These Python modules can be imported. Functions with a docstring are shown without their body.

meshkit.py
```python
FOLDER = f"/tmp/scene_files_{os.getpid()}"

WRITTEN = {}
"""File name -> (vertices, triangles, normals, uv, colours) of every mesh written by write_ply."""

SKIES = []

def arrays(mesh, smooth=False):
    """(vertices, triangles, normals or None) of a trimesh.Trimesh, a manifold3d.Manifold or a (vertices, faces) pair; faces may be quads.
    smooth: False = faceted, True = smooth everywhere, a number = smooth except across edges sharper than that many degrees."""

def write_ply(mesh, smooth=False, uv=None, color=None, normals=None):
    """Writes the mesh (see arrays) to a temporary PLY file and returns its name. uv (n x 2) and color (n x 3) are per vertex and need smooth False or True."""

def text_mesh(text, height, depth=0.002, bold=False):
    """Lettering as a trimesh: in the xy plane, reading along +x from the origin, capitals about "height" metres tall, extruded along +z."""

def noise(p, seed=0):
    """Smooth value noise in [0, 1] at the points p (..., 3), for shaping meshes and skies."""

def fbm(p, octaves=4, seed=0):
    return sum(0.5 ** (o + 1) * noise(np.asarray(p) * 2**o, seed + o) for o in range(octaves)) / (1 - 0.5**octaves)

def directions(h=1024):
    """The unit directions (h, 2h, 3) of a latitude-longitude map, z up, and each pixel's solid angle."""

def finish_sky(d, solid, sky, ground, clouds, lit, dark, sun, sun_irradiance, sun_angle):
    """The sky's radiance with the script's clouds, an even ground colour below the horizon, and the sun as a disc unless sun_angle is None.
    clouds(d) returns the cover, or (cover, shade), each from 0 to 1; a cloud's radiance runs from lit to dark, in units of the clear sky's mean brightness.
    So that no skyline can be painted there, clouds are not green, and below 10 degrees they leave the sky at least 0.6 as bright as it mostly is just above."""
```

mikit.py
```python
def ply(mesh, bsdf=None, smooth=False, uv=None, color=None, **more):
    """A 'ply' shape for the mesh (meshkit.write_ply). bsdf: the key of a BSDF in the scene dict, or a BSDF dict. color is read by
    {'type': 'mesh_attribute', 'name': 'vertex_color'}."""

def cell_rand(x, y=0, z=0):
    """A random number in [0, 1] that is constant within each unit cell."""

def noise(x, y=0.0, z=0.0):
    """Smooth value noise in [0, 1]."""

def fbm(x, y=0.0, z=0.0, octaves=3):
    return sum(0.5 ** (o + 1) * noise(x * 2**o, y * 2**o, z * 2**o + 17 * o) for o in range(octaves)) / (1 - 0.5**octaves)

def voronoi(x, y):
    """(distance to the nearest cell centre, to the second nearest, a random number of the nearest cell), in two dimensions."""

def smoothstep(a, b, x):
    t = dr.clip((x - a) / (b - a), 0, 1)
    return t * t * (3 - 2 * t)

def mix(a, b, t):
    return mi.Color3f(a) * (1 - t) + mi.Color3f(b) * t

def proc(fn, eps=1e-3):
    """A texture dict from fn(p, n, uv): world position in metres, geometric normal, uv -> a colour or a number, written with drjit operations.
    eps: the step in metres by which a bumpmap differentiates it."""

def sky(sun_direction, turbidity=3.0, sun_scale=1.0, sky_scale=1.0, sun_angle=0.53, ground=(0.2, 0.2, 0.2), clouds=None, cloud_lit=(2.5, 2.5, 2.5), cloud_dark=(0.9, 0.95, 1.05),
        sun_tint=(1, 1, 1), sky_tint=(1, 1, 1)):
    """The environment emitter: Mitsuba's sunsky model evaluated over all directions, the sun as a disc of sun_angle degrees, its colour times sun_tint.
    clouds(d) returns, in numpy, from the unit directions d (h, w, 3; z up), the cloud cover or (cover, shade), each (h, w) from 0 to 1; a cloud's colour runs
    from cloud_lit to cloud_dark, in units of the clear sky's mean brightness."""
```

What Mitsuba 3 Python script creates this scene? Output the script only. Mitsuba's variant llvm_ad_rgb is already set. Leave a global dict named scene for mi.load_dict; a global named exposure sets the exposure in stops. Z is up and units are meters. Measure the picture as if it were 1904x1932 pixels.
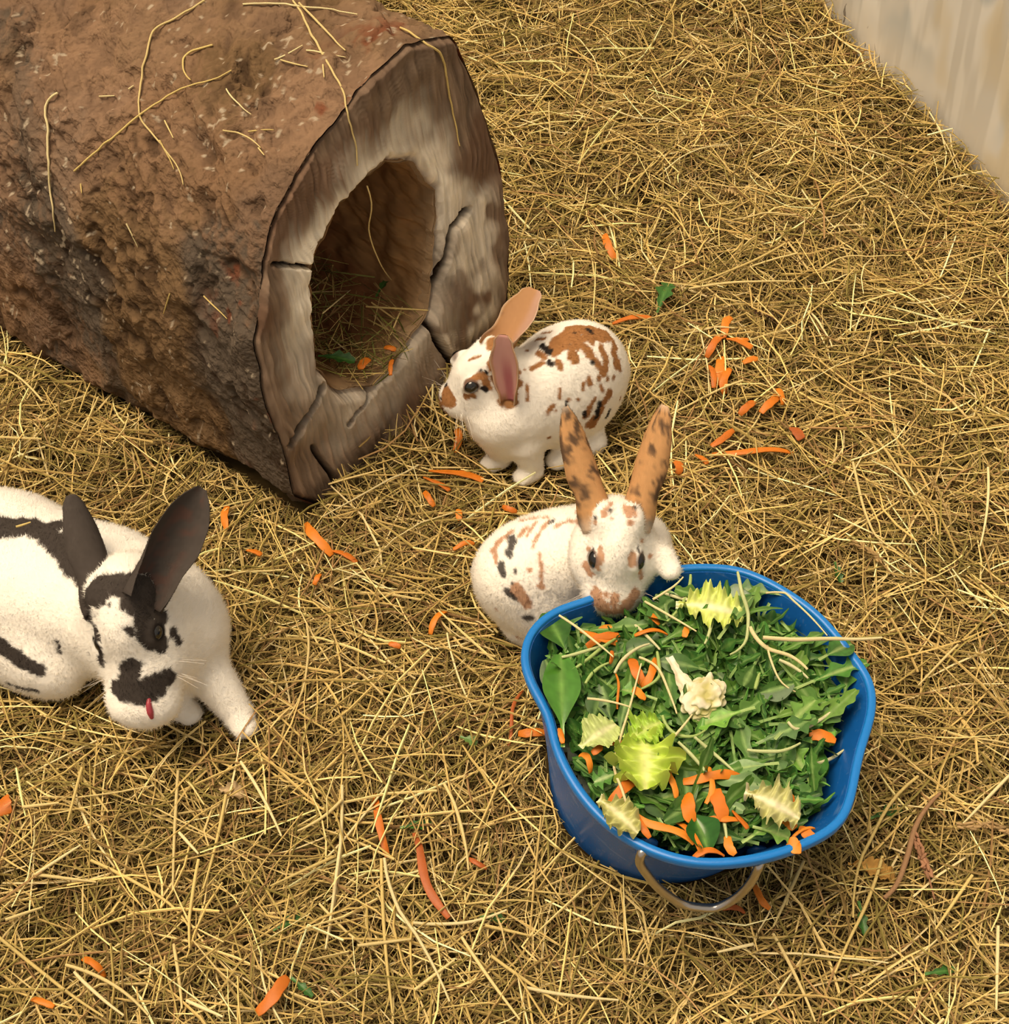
import math
import numpy as np, trimesh, mitsuba as mi, mikit, meshkit
from scipy.spatial import cKDTree

T = mi.ScalarTransform4f
scene, labels = {}, {}
rng = np.random.default_rng(11)

# ------------------------------------------------------------------ camera, sky, exposure
CAM_H, CAM_PITCH, TAN_Y, FW, FH = 1.33, math.radians(50), 0.344, 1904, 1932
EYE = np.array([0, 0, CAM_H])
CF = np.array([0, math.cos(CAM_PITCH), -math.sin(CAM_PITCH)])
CU = np.array([0, math.sin(CAM_PITCH), math.cos(CAM_PITCH)])
CR = np.array([1.0, 0, 0])
scene['camera'] = {'type': 'perspective', 'fov_axis': 'x', 'fov': math.degrees(2 * math.atan(TAN_Y * FW / FH)), 'near_clip': 0.05, 'far_clip': 50.0,
                   'to_world': T().look_at(origin=EYE.tolist(), target=(EYE + CF).tolist(), up=CU.tolist())}
# soft daylight through a pale roof: an even overcast sky and a broad bright patch high on the left
scene['sky'] = mikit.sky((-0.30, 0.04, 0.95), turbidity=4.0, sun_scale=1.0, sun_angle=40.0, ground=(0.25, 0.2, 0.12), clouds=lambda d: np.ones(d.shape[:2]),
                         cloud_lit=(1.25, 1.12, 0.95), cloud_dark=(1.0, 0.95, 0.85), sun_tint=(1.0, 0.95, 0.84))
exposure = 1.47


def at(px, py, z=0.0):
    """The point at height z seen at a place of the photograph (used to survey positions)."""
    d = CF + CR * ((px - FW / 2) / (FH / 2) * TAN_Y) + CU * ((FH / 2 - py) / (FH / 2) * TAN_Y)
    return EYE + d * ((z - CAM_H) / d[2])


def aty(px, py, y):
    d = CF + CR * ((px - FW / 2) / (FH / 2) * TAN_Y) + CU * ((FH / 2 - py) / (FH / 2) * TAN_Y)
    return EYE + d * (y / d[1])


def unit(v):
    v = np.asarray(v, float)
    return v / np.linalg.norm(v)


def sstep(a, b, x):
    t = np.clip((x - a) / (b - a), 0, 1)
    return t * t * (3 - 2 * t)


def fbm(p, o=3, s=0):
    return meshkit.fbm(np.asarray(p, float), o, s)


def numbered(name, parent=None):
    key = (parent + '__' if parent else '') + name
    if key not in used:
        used.add(key)
        return key
    n = 1
    while f'{key}_{n:03d}' in used:
        n += 1
    used.add(f'{key}_{n:03d}')
    return f'{key}_{n:03d}'


used = set()


def add(name, shape, parent=None, label=None, category=None, group=None, kind=None, **more):
    """One entry of the scene (shape: a ply dict) and what is said of it."""
    key = numbered(name, parent)
    scene[key] = {**shape, **more}
    tag(key, label, category, group, kind)
    return key


def tag(key, label=None, category=None, group=None, kind=None):
    d = {k: v for k, v in dict(label=label, category=category, group=group, kind=kind).items() if v}
    if d:
        labels[key] = d


def thing(name, label, category, group=None):
    key = numbered(name)
    tag(key, label, category, group)
    return key


def grid_faces(nu, nv, wrap_v=False, off=0):
    i, j = np.meshgrid(np.arange(nu - 1), np.arange(nv if wrap_v else nv - 1), indexing='ij')
    a, b = i * nv + j, i * nv + (j + 1) % nv
    q = np.stack([a, b, b + nv, a + nv], -1).reshape(-1, 4)
    return np.vstack([q[:, [0, 1, 2]], q[:, [0, 2, 3]]]) + off


def tm(v, f):
    return trimesh.Trimesh(np.asarray(v, float), np.asarray(f), process=False)


def spline(P, n):
    """n points along a smooth curve through the points P."""
    from scipy.interpolate import CubicSpline, PchipInterpolator
    P = np.asarray(P, float)
    if len(P) == 2:
        return P[0] + np.linspace(0, 1, n)[:, None] * (P[1] - P[0])
    t = np.r_[0, np.cumsum(np.linalg.norm(np.diff(P, axis=0), axis=1))]
    return PchipInterpolator(t, P)(np.linspace(0, t[-1], n))


def tube(P, r, sides=6, n=None, caps=True):
    P = spline(P, n) if n else np.asarray(P, float)
    m = len(P)
    r = np.interp(np.linspace(0, 1, m), np.linspace(0, 1, np.size(r)), np.atleast_1d(r))
    t = np.gradient(P, axis=0)
    t /= np.linalg.norm(t, axis=1, keepdims=True) + 1e-12
    a = np.cross(t[0], [0, 0, 1.0] if abs(t[0][2]) < .9 else [1.0, 0, 0])
    A = []
    for k in range(m):
        a = a - t[k] * (a @ t[k])
        a /= np.linalg.norm(a) + 1e-12
        A.append(a)
    A = np.array(A)
    B = np.cross(t, A)
    th = np.arange(sides) * 2 * np.pi / sides
    V = P[:, None] + r[:, None, None] * (np.cos(th)[None, :, None] * A[:, None] + np.sin(th)[None, :, None] * B[:, None])
    V, F = V.reshape(-1, 3), grid_faces(m, sides, True)
    if caps:
        F = np.vstack([F, [[0, k + 1, k] for k in range(1, sides - 1)], [[(m - 1) * sides, (m - 1) * sides + k, (m - 1) * sides + k + 1] for k in range(1, sides - 1)]])
    return tm(V, F)


# ------------------------------------------------------------------ materials
VC = {'type': 'mesh_attribute', 'name': 'vertex_color'}


def mat(name, color=VC, roughness=0.8, two=True, **more):
    if isinstance(color, (tuple, list)):
        color = {'type': 'rgb', 'value': list(color)}
    b = {'type': 'principled', 'base_color': color, 'roughness': roughness, **more}
    scene[name] = {'type': 'twosided', 'bsdf': b} if two else b
    return name


scene['hay_mat'] = {'type': 'twosided', 'bsdf': {'type': 'diffuse', 'reflectance': VC}}
scene['fur_mat'] = {'type': 'twosided', 'bsdf': {'type': 'diffuse', 'reflectance': VC}}
scene['wood_mat'] = {'type': 'twosided', 'bsdf': {'type': 'diffuse', 'reflectance': VC}}
scene['bark_mat'] = {'type': 'twosided', 'bsdf': {'type': 'bumpmap', 'scale': 1.0, 'bsdf': {'type': 'diffuse', 'reflectance': VC},
                     'relief': mikit.proc(lambda p, n, uv: .0034 * mikit.fbm(p.x * 260 + 90 * p.z, p.y * 190 - 60 * p.z, p.z * 260, 3), 4e-4)}}
mat('leaf_mat', roughness=0.42, specular=0.45)
mat('gloss_leaf_mat', roughness=0.2, specular=0.5)
mat('carrot_mat', roughness=0.5, specular=0.4)
mat('flesh_mat', roughness=0.35, specular=0.5)
mat('eye_mat', (0.006, 0.005, 0.005), 0.06, specular=0.6, clearcoat=1.0, clearcoat_gloss=0.95)
mat('steel_mat', (0.62, 0.58, 0.54), 0.3, metallic=1.0)
mat('whisker_mat', (0.8, 0.76, 0.7), 0.5)
# coat markings as strokes on the body: colour, radius and points in millimetres
SPOTS = {
    'A': [('b',7.4,68,1252,148,82,1253,147),('b',6.9,68,1242,147,58,1234,145),('b',5.8,91,1254,146,114,1264,137),('b',10.0,78,1267,147,106,1272,141,118,1272,134),('b',10.2,76,1259,148,62,1248,147,56,1237,146),('b',6.5,81,1244,146,76,1230,143,81,1226,140),('b',5.8,91,1244,144,98,1235,138),('b',4.6,101,1232,135,109,1229,127),('b',5.3,111,1249,137,117,1239,127,114,1226,119),('b',6.0,127,1254,125,130,1243,115),('b',5.0,124,1272,130,129,1262,124),('b',6.3,96,1257,145,101,1254,143),('b',2.0,44,1271,138,52,1268,143),('b',2.6,38,1259,140,46,1257,143),('b',2.3,26,1240,140),('b',4.3,40,1234,142,45,1228,142),('b',2.8,44,1221,140,30,1213,138),('b',1.6,23,1210,140),('b',3.8,61,1222,141,64,1216,137),('b',3.3,96,1214,122,98,1210,116),('b',4.0,109,1219,116),('b',3.0,119,1224,111),('b',2.5,127,1231,107,126,1229,106),('b',3.0,111,1215,109,113,1213,101),('b',2.1,90,1208,120,90,1203,113),('b',2.6,84,1196,105),('b',2.5,73,1193,108),('b',2.0,63,1197,121,63,1191,111),('b',2.1,25,1196,128,26,1190,123,26,1184,116),('b',3.9,55,1185,105,49,1181,100),('b',2.1,58,1184,99),('b',2.8,51,1175,64),('b',5.4,122,1218,93,114,1208,84,104,1199,59),('b',5.0,98,1197,89,94,1193,81),('b',5.7,103,1198,71,98,1195,64),('b',2.5,105,1205,99,98,1198,91),('b',3.0,137,1233,69),('b',3.7,133,1249,114,134,1243,107),('k',5.2,43,1244,144,51,1235,145),('k',4.9,51,1220,140,53,1219,140),('k',2.8,96,1272,144,101,1267,143),('k',2.1,81,1262,148),('k',3.3,101,1229,133),('k',3.8,110,1205,88,107,1201,71),('k',2.8,92,1193,87,93,1193,81),('k',3.4,123,1215,66,120,1213,59),('k',2.3,71,1191,106,71,1188,99),('b',5.2,-42,1181,139,-41,1185,145,-34,1187,148,-25,1190,148,-21,1188,140,-19,1186,134),('b',4.2,-44,1185,121,-36,1183,124),('k',1.8,-27,1194,154),('k',1.8,-22,1193,154,-19,1192,151),('b',1.9,-17,1193,154),('b',2.9,-14,1191,146,-9,1189,136),('b',5.5,-12,1198,165,-14,1194,159),('b',7.8,-4,1190,136,6,1191,131,13,1195,133),('b',6.5,11,1196,136,13,1202,141),('b',8.2,-67,1199,114,-67,1192,107),('b',6.6,-63,1196,115,-62,1188,107),('k',3.3,-67,1209,116),('k',2.0,-73,1199,104),('b',1.8,-40,1206,157,-37,1207,159,-27,1207,164),('k',3.6,-24,1186,134,-21,1186,132)],
    'B': [('b',2.0,18,995,129,46,987,144),('b',4.7,7,979,130,-6,972,123,-11,965,118),('b',2.7,22,977,138,16,970,136),('b',2.2,33,982,141,23,967,139),('b',2.0,46,980,146,30,959,140),('b',1.6,35,964,142,29,953,137),('b',2.2,53,972,148,66,977,152,74,972,155,75,935,196),('b',2.1,73,987,152,82,979,158),('b',3.7,-9,955,118,-8,949,117),('b',2.1,36,946,135,38,934,127,38,923,111),('b',3.6,38,923,111),('b',2.8,26,934,124),('b',7.0,12,924,105,21,916,95),('b',6.0,23,914,89),('k',4.3,6,972,131,8,962,131,5,952,127),('k',3.5,-4,945,118,-1,936,113),('k',2.1,11,937,121,11,935,119),('k',2.0,8,928,110),('k',4.0,3,924,101,8,921,98),('k',3.0,11,919,96),('k',3.7,23,910,74,29,909,76),('b',1.8,-9,923,74,-7,922,71),('k',2.2,46,977,146,50,980,147),('b',2.2,14,916,31,19,914,31),('b',3.8,82,905,195),('b',3.1,93,897,207,93,890,202,91,883,191),('b',4.1,80,897,182,84,890,176),('b',3.4,87,888,179),('k',2.0,85,900,201,87,894,202),('b',3.4,133,907,204),('b',3.4,123,891,203,123,886,196),('b',4.1,133,890,191,133,889,174),('b',2.8,142,905,184),('k',1.7,129,899,205,130,896,203),('b',8.2,90,874,161,93,869,156,98,865,151),('b',3.8,99,871,165),('b',4.7,108,869,165,108,864,149),('b',7.9,127,876,160,122,869,156,116,865,151),('b',5.9,116,927,231,123,922,232),('b',3.7,103,932,231,96,918,231),('k',2.0,103,922,232),('b',1.5,103,915,229),('b',3.4,87,916,222),('k',2.5,88,920,226),('k',3.1,126,927,232),('b',3.1,121,912,227),('k',3.7,89,932,228)],
    'C': [('k',14.0,-519,963,159,-501,965,156,-486,968,153,-464,956,152,-444,935,154,-429,917,153,-414,893,164),('k',9.8,-471,965,152,-459,973,148),('k',9.1,-514,867,91,-501,860,84,-489,853,78),('k',7.0,-489,853,78,-471,846,72),('k',3.2,-511,851,41,-478,839,46),('k',2.3,-449,862,99,-449,858,86),('k',13.3,-391,852,191,-384,862,195,-367,861,197,-356,860,197,-345,867,187),('k',8.4,-335,868,169),('k',10.0,-396,855,191,-399,852,184),('k',2.1,-376,844,187),('k',2.1,-366,841,185),('k',2.3,-394,851,188,-384,851,190),('k',7.1,-341,850,169,-333,850,157),('k',7.7,-349,836,171,-346,827,156,-339,826,144),('k',10.4,-334,830,141),('k',8.4,-340,838,162,-337,833,154),('k',4.3,-360,826,170,-357,826,168),('k',4.1,-325,845,141,-320,842,129),('k',5.5,-394,835,159,-392,829,154),('k',5.1,-392,824,144,-395,823,119),('k',2.2,-410,837,114),('k',11.4,-362,809,132,-364,799,119),('k',7.8,-378,801,110,-372,794,107),('k',14.3,-359,794,112),('k',9.8,-346,799,117,-350,791,108),('k',9.5,-339,803,116,-328,812,111),('k',8.4,-343,794,107,-336,800,109)],
}

# hay stalks on the log: what they look like, radius and points in millimetres
LOG_STRAWS = [('long crooked hay stalk running over the middle of the log bark', 1.2, [-330, 1483, 438, -336, 1479, 436, -343, 1475, 433, -351, 1473, 430, -358, 1470, 427, -366, 1466, 424, -374, 1463, 422, -381, 1459, 420, -386, 1452, 418, -388, 1444, 415, -389, 1434, 412, -390, 1425, 408, -392, 1417, 404, -394, 1410, 400, -394, 1403, 395, -395, 1394, 391, -395, 1384, 388, -395, 1373, 385, -394, 1364, 381, -393, 1357, 378, -390, 1351, 374, -385, 1345, 371, -379, 1337, 370, -372, 1327, 369, -365, 1316, 370, -359, 1306, 369, -353, 1298, 367, -347, 1291, 363, -343, 1284, 360, -340, 1277, 357, -338, 1270, 352]),
              ('long straight hay stalk slanting across the log bark', 1.2, [-473, 1338, 318, -465, 1338, 325, -457, 1339, 332, -449, 1341, 338, -441, 1342, 344, -434, 1343, 351, -426, 1343, 356, -419, 1345, 361, -412, 1347, 366, -405, 1350, 371, -398, 1354, 375, -391, 1357, 379, -384, 1361, 382, -377, 1365, 385, -370, 1369, 387, -363, 1372, 391, -355, 1373, 395, -347, 1372, 400, -338, 1369, 405, -329, 1368, 409, -319, 1367, 412, -311, 1368, 414, -304, 1369, 416, -297, 1371, 419, -290, 1375, 421]),
              ('hooked pale hay stalk on the left end of the log', 1.4, [-493, 1410, 369, -501, 1408, 365, -506, 1405, 360, -508, 1400, 356, -508, 1394, 351, -506, 1388, 346, -505, 1382, 340, -506, 1376, 334, -506, 1370, 328, -506, 1363, 322, -505, 1357, 316, -506, 1354, 309, -507, 1351, 301, -508, 1348, 293, -508, 1344, 286, -507, 1338, 279, -506, 1333, 272, -507, 1330, 264, -508, 1329, 253, -510, 1329, 241]),
              ('long curved hay stalk hanging from the log top down to the cut end', 1.3, [-233, 1485, 436, -227, 1472, 437, -221, 1460, 436, -217, 1448, 435, -212, 1436, 433, -208, 1424, 432, -202, 1412, 432, -197, 1397, 433, -192, 1383, 434, -187, 1372, 433, -182, 1362, 431, -178, 1353, 429, -173, 1344, 427, -169, 1334, 425, -166, 1325, 422, -165, 1317, 418, -163, 1311, 413, -162, 1308, 406, -160, 1306, 399, -159, 1305, 391, -157, 1303, 383, -156, 1302, 374, -156, 1299, 366, -156, 1296, 357]),
              ('hook-shaped hay piece near the top middle of the log', 1.2, [-315, 1418, 424, -326, 1419, 420, -336, 1419, 417, -343, 1415, 415, -347, 1407, 413, -346, 1396, 410, -342, 1386, 408, -336, 1378, 407]),
              ('hay stalk lying along the very top of the log', 1.1, [-286, 1470, 441, -277, 1471, 441, -268, 1473, 440, -259, 1475, 439, -250, 1476, 438, -242, 1476, 438, -233, 1473, 438, -224, 1471, 438, -215, 1469, 438, -205, 1468, 438, -196, 1468, 437, -188, 1468, 436, -180, 1467, 434, -171, 1463, 435, -160, 1455, 438]),
              ('hay stalk beside the long curved one at the top of the log', 1.3, [-225, 1473, 441, -217, 1464, 438, -209, 1454, 436, -201, 1442, 435, -193, 1429, 435, -185, 1416, 435, -177, 1403, 434, -169, 1392, 434]),
              ('hay stalk bent over the top edge of the cut end', 1.3, [-113, 1437, 433, -104, 1430, 433, -96, 1423, 431, -88, 1417, 429, -82, 1414, 426, -75, 1415, 421, -70, 1418, 414, -67, 1419, 405, -65, 1420, 396, -64, 1419, 386, -63, 1420, 376, -62, 1420, 366, -61, 1420, 356, -59, 1419, 347, -58, 1418, 337, -56, 1416, 328, -54, 1413, 319, -53, 1411, 309, -51, 1408, 300]),
              ('short piece of hay lying on the bark of the hollow log', 0.9, [-294, 1353, 413, -287, 1340, 412, -279, 1330, 411, -272, 1323, 408, -265, 1319, 405]),
              ('short piece of hay lying on the bark of the hollow log', 0.9, [-293, 1298, 400, -281, 1298, 398, -270, 1293, 397, -260, 1284, 397, -251, 1271, 398]),
              ('short piece of hay lying on the bark of the hollow log', 0.9, [-267, 1300, 397, -253, 1300, 399, -240, 1299, 400]),
              ('short piece of hay lying on the bark of the hollow log', 0.9, [-245, 1387, 426, -234, 1392, 428, -225, 1398, 430, -216, 1405, 432]),
              ('short piece of hay lying on the bark of the hollow log', 0.9, [-238, 1385, 427, -223, 1375, 429, -207, 1365, 432]),
              ('short piece of hay lying on the bark of the hollow log', 0.9, [-321, 1197, 262, -312, 1188, 259, -303, 1179, 257, -294, 1170, 254]),
              ('short piece of hay lying on the bark of the hollow log', 0.9, [-409, 1273, 298, -404, 1268, 286, -400, 1264, 273]),
              ('short piece of hay lying on the bark of the hollow log', 0.9, [-365, 1349, 376, -352, 1321, 374]),
              ('short piece of hay lying on the bark of the hollow log', 0.9, [-361, 1212, 252, -375, 1218, 217]),
              ('short piece of hay lying on the bark of the hollow log', 0.9, [-211, 1395, 432, -200, 1390, 434, -188, 1386, 434, -178, 1385, 432, -169, 1387, 429]),
              ('short piece of hay lying on the bark of the hollow log', 0.9, [-254, 1274, 396, -247, 1264, 394]),
              ('short piece of hay lying on the bark of the hollow log', 0.9, [-366, 1317, 374, -360, 1307, 369, -354, 1297, 365, -349, 1287, 359]),
              ('short piece of hay lying on the bark of the hollow log', 0.9, [-445, 1399, 372, -426, 1393, 377]),
              ('short piece of hay lying on the bark of the hollow log', 0.9, [-191, 1366, 434, -189, 1351, 428]),
              ('short piece of hay lying on the bark of the hollow log', 0.9, [-465, 1325, 311, -463, 1315, 306]),
              ('short piece of hay lying on the bark of the hollow log', 0.9, [-408, 1389, 388, -402, 1392, 391]),
              ('thin hay stalk hanging down into the mouth of the hollow', 0.9, [-148, 1299, 328, -145, 1301, 304, -152, 1313, 256, -147, 1347, 182, -131, 1393, 102]),
              ('pale hay stalk lying across the right lip of the hollow', 1.2, [-165, 1326, 130, -90, 1314, 135]),
              ('thin pale hay stalk on the hay in the back of the hollow', 0.9, [-208, 1267, 173, -188, 1388, 103])]


# ------------------------------------------------------------------ animals: one smooth surface per body
def frame(fwd,up):
    x=unit(fwd); y=unit(np.cross(up,x)); return np.stack([x,y,np.cross(x,y)],1)   # columns: forward, left, up
class Body:
    """A smooth blend of ellipsoids and tapered capsules, meshed as one continuous surface."""
    def __init__(s): s.p=[]
    def ell(s,c,r,R=None,k=.012):
        s.p.append(('e',np.asarray(c,float),np.asarray(r,float),np.eye(3) if R is None else R,k)); return s
    def cap(s,a,b,ra,rb,k=.01):
        s.p.append(('c',np.asarray(a,float),np.asarray(b,float),(ra,rb),None,k)); return s
    def cut(s,c,r,k=.004):
        s.p.append(('x',np.asarray(c,float),r,None,k)); return s
    def sdf(s,P):
        d=np.full(len(P),9.0)
        for q in s.p:
            k=q[-1]
            if q[0]=='e':
                l=(P-q[1])@q[3]; a=np.linalg.norm(l/q[2],axis=1); b=np.linalg.norm(l/q[2]**2,axis=1)
                e=a*(a-1)/np.maximum(b,1e-9)
            elif q[0]=='c':
                ab=q[2]-q[1]; t=np.clip((P-q[1])@ab/(ab@ab),0,1)
                e=np.linalg.norm(P-q[1]-t[:,None]*ab,axis=1)-(q[3][0]+(q[3][1]-q[3][0])*t)
            else:
                e=q[2]-np.linalg.norm(P-q[1],axis=1); h=np.maximum(k-np.abs(d-e),0)/k
                d=np.maximum(d,e)+h*h*k/4; continue
            h=np.maximum(k-np.abs(d-e),0)/k; d=np.minimum(d,e)-h*h*k/4
        return d
    def mesh(s,h=.0022):
        lo=np.min([np.minimum(q[1],q[2] if q[0]=='c' else q[1])-np.max(q[2] if q[0]=='e' else q[3] if q[0]=='c' else 0) for q in s.p],0)-3*h
        hi=np.max([np.maximum(q[1],q[2] if q[0]=='c' else q[1])+np.max(q[2] if q[0]=='e' else q[3] if q[0]=='c' else 0) for q in s.p],0)+3*h
        # coarse pass, then the fine cells near the surface only
        n=np.ceil((hi-lo)/h).astype(int)+1
        c=4; nc=n//c+2; C=np.stack(np.meshgrid(*[np.arange(m) for m in nc],indexing='ij'),-1)
        dc=s.sdf((lo+C.reshape(-1,3)*h*c).reshape(-1,3)).reshape(nc)
        n=nc*c; F=np.repeat(np.repeat(np.repeat(dc,c,0),c,1),c,2).astype(np.float32)
        near=np.abs(dc)<h*c*3.2
        idx=np.argwhere(near); o=np.stack(np.meshgrid(*[np.arange(c)]*3,indexing='ij'),-1).reshape(-1,3)
        I=(idx[:,None]*c+o).reshape(-1,3); F[I[:,0],I[:,1],I[:,2]]=s.sdf(lo+I*h)
        V,Q=nets(F); V=lo+V*h
        for _ in range(2):
            e=1e-4; d=s.sdf(V); g=np.stack([s.sdf(V+np.eye(3)[i]*e)-d for i in range(3)],1)/e
            V=V-g*(d/np.maximum((g*g).sum(1),.3))[:,None].clip(-h,h)
        m=trimesh.Trimesh(V,np.vstack([Q[:,[0,1,2]],Q[:,[0,2,3]]]),process=False)
        return m
def nets(F):
    ins=F<0; S=np.array(F.shape)-1; tot=np.zeros((*S,3),np.float32); cnt=np.zeros(S,np.float32)
    ranges=[slice(0,-1),slice(1,None)]
    for ax in range(3):
        a=[slice(None)]*3; b=[slice(None)]*3; a[ax]=slice(0,-1); b[ax]=slice(1,None)
        fa,fb=F[tuple(a)],F[tuple(b)]; cr=(fa<0)!=(fb<0); t=np.where(cr,fa/np.where(cr,fa-fb,1),0)
        o=[i for i in range(3) if i!=ax]
        for u in (0,1):
            for v in (0,1):
                sl=[slice(None)]*3; sl[o[0]]=ranges[u]; sl[o[1]]=ranges[v]
                c=cr[tuple(sl)]; cnt+=c; tot[...,ax]+=c*t[tuple(sl)]; tot[...,o[0]]+=c*u; tot[...,o[1]]+=c*v
    act=cnt>0; ids=np.full(S,-1); ids[act]=np.arange(act.sum()); V=np.argwhere(act)+tot[act]/cnt[act][:,None]
    Q=[]
    for ax in range(3):
        a=[slice(None)]*3; b=[slice(None)]*3; a[ax]=slice(0,-1); b[ax]=slice(1,None)
        cr=(ins[tuple(a)]!=ins[tuple(b)]); o=[(ax+1)%3,(ax+2)%3]
        I=np.argwhere(cr); I=I[(I[:,o[0]]>0)&(I[:,o[1]]>0)&(I[:,o[0]]<S[o[0]])&(I[:,o[1]]<S[o[1]])]
        q=[]
        for du,dv in ((1,1),(0,1),(0,0),(1,0)):
            J=I.copy(); J[:,o[0]]-=du; J[:,o[1]]-=dv; q.append(ids[J[:,0],J[:,1],J[:,2]])
        q=np.stack(q,1); fl=~ins[I[:,0],I[:,1],I[:,2]]; q[fl]=q[fl][:,::-1]; Q.append(q)
    return V,np.vstack(Q)
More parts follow.
